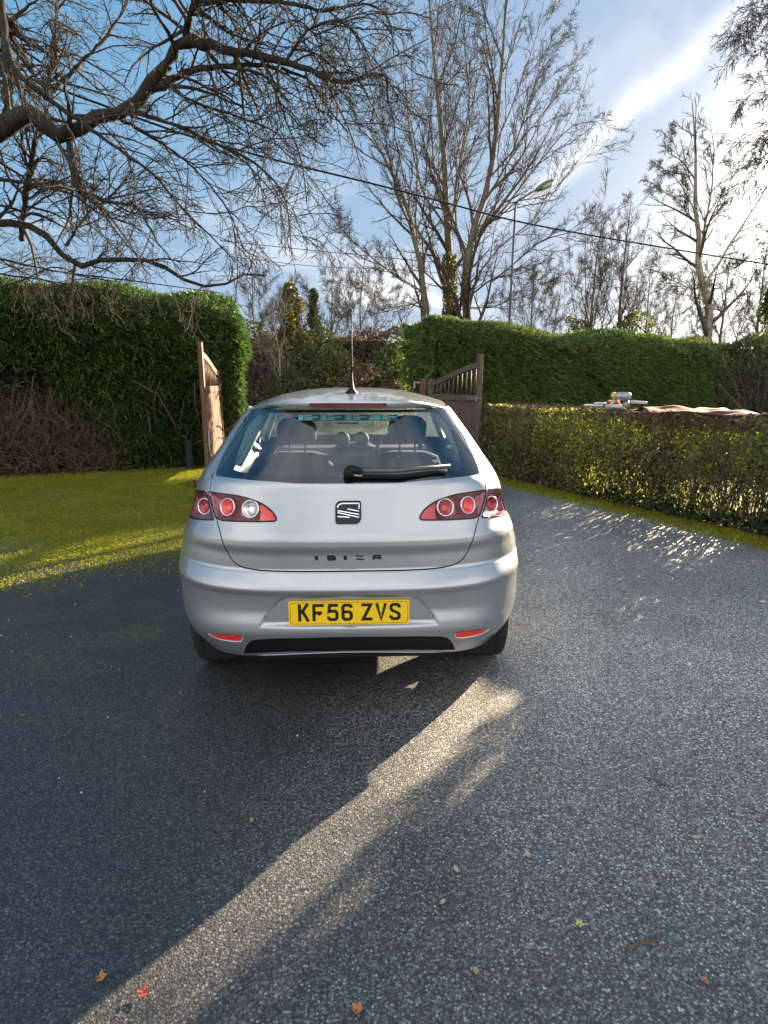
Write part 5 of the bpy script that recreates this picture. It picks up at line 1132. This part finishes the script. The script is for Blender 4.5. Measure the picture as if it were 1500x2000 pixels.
m = MB(); pts2 = [p + np.array((.02, -.03, -.035)) for p in pts[2:8]]; m.tube([tuple(p) for p in pts2], [.045, .085, .10, .10, .09, .045], 12); m.build('lens', pbr('lantern_lens', (.30, .32, .26), .25, coat=.5), lamp, True)
def cable(lab, pts, r):
    P = curve(pts, 40); V, Q = tubes(P[None], np.full((1, 40), r), 6); o = mesh('overhead_cable', V, [Q], M['gap'], None, True); tag(o, lab, 'cable')
cable('thick black overhead cable crossing the sky from upper left to lower right', [at(-60, 110, 10.5), at(200, 205, 11.3), at(400, 275, 12), at(560, 318, 12.8), at(700, 352, 13.6), at(860, 393, 14.5), at(1000, 430, 15.4), at(1300, 484, 17.2), at(1500, 516, 18.4), at(1700, 545, 20)], .020)
cable('upper of two thin overhead wires low above the brown hedge', [at(430, 470, 20), at(600, 488, 22), at(750, 503, 24), at(900, 517, 27), at(1100, 535, 32), at(1330, 560, 38)], .012)
cable('lower of two thin overhead wires low above the brown hedge', [at(440, 500, 20), at(640, 522, 23), at(720, 524, 24), at(900, 536, 27), at(1100, 550, 32), at(1330, 575, 38)], .010)

# ================================================================== THINGS LEFT ON THE LOW HEDGE
def onhedge(px, py, off=.3): p = at(px, py, 7.0); return p
def hp(sv, dv, z=0.): q = SA + t * sv + inn * dv; return np.array((q[0], q[1], hS + z))
tp = thing('tarpaulin', 'rumpled dull red sheet spread along the top of the low hedge', 'tarpaulin', tuple(hp(3.6, .4)))
rng = np.random.default_rng(55); nu_, nv_ = 44, 16; V = []; bt = blob_noise(rng, 12, 3., 14.)
for i in range(nv_):
    for j in range(nu_):
        u_, v_ = j / (nu_ - 1), i / (nv_ - 1); sv = 2.65 + 1.75 * u_; wdt = (.16 + .38 * min(1, 3.5 * u_, 3.2 * (1.06 - u_))); dv_ = .42 + (v_ - .5) * wdt * 1.3; q = hp(sv, dv_); z = .022 + .013 * float(bt(q[None] * 2.2)[0]) + .035 * math.exp(-((u_ - .52) / .05) ** 2) * (1 - abs(v_ - .5)) + .012 * math.exp(-((u_ - .18) / .1) ** 2)
        V.append((q[0], q[1], hS + z))
Fq = [(i * nu_ + j, i * nu_ + j + 1, (i + 1) * nu_ + j + 1, (i + 1) * nu_ + j) for i in range(nv_ - 1) for j in range(nu_ - 1)]
o = mesh('sheet', V, Fq, pbr('tarp_red', (.13, .026, .020), .85, noise=.35, nscale=6), tp, True); sm = o.modifiers.new('thickness', 'SOLIDIFY'); sm.thickness = .006
M['tool_grey'] = pbr('tool_grey', (.30, .31, .34), .35, .3, noise=.25, nscale=20); M['tool_yel'] = pbr('tool_yellow', (.55, .42, .03), .45); M['tool_red'] = pbr('tool_red', (.45, .05, .035), .45); M['tool_wht'] = pbr('tool_white', (.46, .48, .50), .45, noise=.1); M['tool_dk'] = pbr('tool_dark', (.03, .03, .035), .5)
q = hp(2.45, .40); vt = thing('power_tool', 'silver grey handheld power tool with a yellow end standing on the low hedge', 'power tool', tuple(q)); lt = np.array((t[0], t[1], 0))
tv = norm(np.array((.9, -.43, 0)))
m = MB(); m.tube([tuple(q + tv * a + (0, 0, .165)) for a in (-.10, -.07, .0, .07, .10)], [.045, .052, .055, .052, .03], 14); m.build('motor_body', M['tool_grey'], vt, True)
m = MB(); m.tube([tuple(q + tv * a + (0, 0, .165 + b_)) for a, b_ in ((-.14, -.01), (-.125, 0), (-.09, 0))], [.02, .047, .05], 12); m.build('end_cap', M['tool_yel'], vt, True)
m = MB(); m.tube([tuple(q + tv * .05 + (0, 0, .095)), tuple(q + tv * .055 + (0, 0, .09)), tuple(q + tv * .05 + (0, 0, .03))], [.036, .04, .045], 10); m.build('dust_bin', M['tool_grey'], vt, True)
m = MB(); m.tube([tuple(q + tv * -.10 + (0, 0, .13)), tuple(q + tv * -.12 + (0, 0, .07)), tuple(q + tv * -.14 + (0, 0, .03))], [.020, .018, .022], 8); m.tube([tuple(q + tv * -.20 + (0, 0, .035)), tuple(q + tv * .03 + (0, 0, .03))], [.03, .032], 8); m.build('handle', M['tool_wht'], vt, True)
m = MB(); m.tube([tuple(q + tv * -.035 + (0, 0, .086)), tuple(q + tv * -.04 + (0, 0, .075))], [.018, .022], 8); m.build('trigger', M['tool_red'], vt, True)
m = MB(); m.tube([tuple(q + tv * .10 + (0, 0, .095)), tuple(q + tv * .20 + (0, 0, .092)), tuple(q + tv * .30 + (0, 0, .086))], [.026, .022, .016], 10); m.build('nozzle', M['tool_wht'], vt, True)
q = hp(2.25, .42); rt_ = thing('hand_tool', 'small red and black tool lying on the low hedge left of the silver one', 'tool', tuple(q))
m = MB(); m.ball(tuple(q + (-.02, 0, .045)), (.075, .05, .035), 12, 8); m.build('casing', M['tool_dk'], rt_, True)
m = MB(); m.ball(tuple(q + (-.035, -.02, .09)), (.032, .03, .028), 10, 6); m.ball(tuple(q + (.06, -.01, .09)), (.048, .035, .030), 10, 6); m.build('grip', M['tool_red'], rt_, True)
q = hp(2.05, .36); wt = thing('white_panel', 'white plastic piece lying flat at the left end of the things on the hedge', 'plastic piece', tuple(q)); m = MB(); m.box(tuple(q + (0, 0, .035)), (.30, .16, .03), -.5, .012); m.build('slab', M['tool_wht'], wt)
m = MB(); m.box(tuple(q + (.05, -.02, .062)), (.16, .10, .03), -.4, .012); m.build('raised_part', M['tool_wht'], wt)

# ================================================================== SMALL THINGS ON THE TARMAC
def gpt(px, py):
    d_ = unpx(px, py); k = -H / d_.z; return np.array((d_.x * k, d_.y * k, 0.))
LC = {'red': (.34, .055, .035), 'orange': (.42, .17, .05), 'tan': (.34, .22, .12), 'pale': (.46, .36, .22), 'yellow': (.50, .44, .10), 'brown': (.13, .055, .03), 'white': (.6, .55, .48)}
LM = {k: pbr('leaf_' + k, v, .6, noise=.3, nscale=60) for k, v in LC.items()}
def leaf(px, py, s, c, rz, lab, lobes=5, curl=.25):
    s *= .82; p = gpt(px, py); rng = random.Random(int(px * 7 + py)); th = thing('fallen_leaf', lab, 'leaf', (p[0], p[1], .004), rz, 'fallen leaves on the drive'); n = lobes * 6; V = [(0, 0, .006)]; Fq = []
    for ring in (.5, 1.):
        for k in range(n):
            a = k / n * 6.283; r_ = s * (.80 + .16 * math.cos(a * lobes + 1.3 * math.sin(a)) * (ring if lobes > 2 else .3)) * ring * (1 if lobes > 2 else (1.3 - .7 * abs(math.sin(a)))) * (.72 + .5 * rng.random()) * (1 + .35 * math.cos(a)); V.append((r_ * math.cos(a), r_ * math.sin(a), .004 + curl * r_ * r_ / s * (.6 + .8 * rng.random())))
    for k in range(n): k2 = (k + 1) % n; Fq += [(0, 1 + k, 1 + k2), (1 + k, 1 + n + k, 1 + n + k2, 1 + k2)]
    mesh('blade', V, Fq, LM[c], th, True, True)
    m = MB(); m.tube([(0, 0, .006), (-s * .7, .1 * s, .008), (-s * 1.5, .3 * s, .004)], [.0012, .0011, .0009], 5); m.build('stalk', LM['brown'], th, True, True)
for a in [(277, 1944, .020, 'red', .4, 'bright red crumpled leaf in the sunlit strip at the lower left'), (697, 1978, .018, 'orange', 1.2, 'small rust coloured leaf fragment at the bottom edge of the picture'), (713, 1424, .016, 'brown', .2, 'dark red leaf in the car shadow behind the rear bumper'), (1131, 1811, .016, 'yellow', .9, 'pale yellow leaf lying alone on the grey tarmac at lower right'), (932, 1906, .013, 'tan', 2., 'round tan leaf on the tarmac near the bottom middle', 2), (1375, 1921, .012, 'orange', 1., 'tiny orange leaf near the bottom right corner'), (1036, 1526, .016, 'tan', .3, 'curled beige leaf on grey tarmac below the right tail of the car', 2), (895, 1705, .016, 'pale', 2.2, 'long beige leaf on the tarmac left of the yellow one', 2), (1033, 1676, .017, 'pale', 1.9, 'thin beige curled leaf above the yellow leaf', 2), (862, 1768, .013, 'pale', .7, 'small beige leaf below the long beige one', 2), (1353, 1638, .02, 'pale', -.5, 'light straw coloured leaf at the right of the drive', 2), (490, 1608, .014, 'tan', 1.3, 'tan leaf in the shadow just above the sunlit strip', 2), (195, 1916, .017, 'orange', .5, 'orange brown leaf at the left end of the sunlit strip', 5), (616, 1722, .012, 'orange', .1, 'small orange leaf right of the sunlit strip', 2), (43, 1400, .016, 'orange', .1, 'faint orange leaf in deep shade at the left edge', 2), (1343, 1302, .020, 'white', .3, 'pale leaf on grey tarmac right of the rear wheel', 2), (1485, 1177, .028, 'white', -.2, 'pale leaf near the right edge below the hedge shadow', 2), (1103, 1262, .018, 'white', 1.1, 'small whitish leaf right of the rear reflector', 2), (483, 1800, .012, 'tan', .6, 'little tan leaf in the middle of the sunlit strip', 2)]: leaf(*a)
for px, py, ln, rz, lab in ((1258, 1846, .055, .25, 'dark broken twig on the tarmac at lower right'), (1286, 1530, .05, -.6, 'thin dark red twig on the tarmac at the right')):
    p = gpt(px, py); th = thing('fallen_twig', lab, 'twig', (p[0], p[1], 0), rz); m = MB(); m.tube([(-ln, 0, .005), (-ln * .3, .006, .007), (ln * .3, -.004, .006), (ln, .004, .005)], [.0028, .0034, .003, .0016], 6); m.build('stick', LM['brown'], th, True, True); m = MB(); m.tube([(0, 0, .006), (ln * .3, .015, .010)], [.002, .001], 5); m.build('side_shoot', LM['brown'], th, True, True)
rng = np.random.default_rng(77); n = 420; C = np.stack([rng.uniform(-4.5, 4.5, n), rng.uniform(.9, 8.5, n), np.full(n, .0035)], -1); C = C[(C[:, 0] * .887 + C[:, 1] * .462) < 5.6]; n = len(C)
oc = np.array([(1, 0, 0), (0, 1, 0), (-1, 0, 0), (0, -1, 0), (0, 0, 1), (0, 0, -1)], float); sz = rng.uniform(.0022, .0048, (n, 1, 1)); V = (C[:, None] + oc[None] * sz * rng.uniform(.7, 1.3, (n, 6, 1))).reshape(-1, 3); f0 = np.array([(0, 1, 4), (1, 2, 4), (2, 3, 4), (3, 0, 4), (1, 0, 5), (2, 1, 5), (3, 2, 5), (0, 3, 5)]); Fq = (np.arange(n)[:, None, None] * 6 + f0[None]).reshape(-1, 3)
o = mesh('loose_grit', V, [Fq], pbr('grit', (.62, .60, .55), .5)); tag(o, 'pale specks of loose grit scattered over the tarmac', 'grit', kind='stuff')

rng = np.random.default_rng(90); tb_ = thing('shade_shrub', 'tall dense leafy shrub on the lawn just beyond the right end of the low hedge', 'shrub', (5.55, 6.85, 0))  # added out of view to shade the tarmac and bound the sunlit strip
n = 48000; bq = blob_noise(rng, 14, 1.5, 6.); P0 = norm(rng.normal(size=(n, 3))); C = np.array((5.66, 6.85, 1.5)) + P0 * np.array((.8, .8, 1.5)) * (1 + .06 * bq(P0 * 1.5))[:, None] * (1 - .5 * rng.random((n, 1)) ** 2); k = norm(rng.normal(size=(5000, 3))); C = np.concatenate([C, np.array((5.66, 6.85, 1.5)) + k * np.array((.8, .8, 1.5)) * (1 + .28 * rng.random((5000, 1)) ** 1.5)]); C = C[C[:, 2] > .05]
V, Q = leaves(rng, C, .042); mesh('foliage', V, [Q], M['privet'], tb_)
P = np.empty((20, 5, 3)); P[:, 0] = np.array((5.55, 6.85, 0)) + rng.normal(size=(20, 3)) * (.15, .15, 0); d_ = norm(rng.normal(size=(20, 3)) * .25 + (0, 0, 1))
for k in range(1, 5): P[:, k] = P[:, k - 1] + d_ * .5
V, Q = tubes(P, np.full((20, 5), .014), 5); mesh('stems', V, [Q], M['twig'], tb_)

# moss cushions and short blades on the tarmac, thickest towards the hedges
M['moss'] = leafmat('moss_blade', [(.0, (.085, .105, .006)), (.4, (.18, .20, .010)), (.75, (.31, .30, .020)), (1, (.42, .37, .06))], .3, .7, 2.2)
def moss(name, lab, f, n, seed):
    rng = np.random.default_rng(seed); X, Y, dn = f(rng, n); dn = np.where(dn < .06, -9, dn); bm = blob_noise(rng, 18, 2., 9.); k = rng.random(n) < dn + .22 * bm(np.stack([X, Y, 0 * X], -1)); X, Y = X[k], Y[k]; n = len(X)
    C = np.stack([X, Y, np.full(n, .001)], -1); V, Q = fronds(rng, C, np.broadcast_to(np.array((0, 0, 1.)), C.shape), .016, .0050, 2, .75, 0, .2); V[:, 2] = np.maximum(V[:, 2], .0015); o = mesh(name, V, [Q], M['moss']); tag(o, lab, 'moss', kind='stuff')
def ml(rng, n):
    X = -.9 - 6.6 * rng.random(n) ** 1.0; Y = 3.2 + 7.4 * rng.random(n); dl = -.36 * X + .93 * Y; lim = LA[1] + (X - LA[0]) * (LB - LA)[1] / (LB - LA)[0] - .05
    return X, Y, np.where((Y < lim), np.clip((dl - 4.35) * .34, 0, .8) * np.clip((-.7 - X) * .9, 0, 1), -9)
moss('moss', 'yellow green moss covering the left of the tarmac up to the tall hedge', ml, 260000, 201)
def mr(rng, n):
    s_ = rng.random(n) * 6.5; d_ = rng.random(n) ** 1.6 * .62; q = SA + np.outer(s_, t) - np.outer(d_ - .02, inn); return q[:, 0], q[:, 1], .75 - d_ * 1.35
moss('moss', 'green moss edging the tarmac along the foot of the low hedge', mr, 52000, 202)
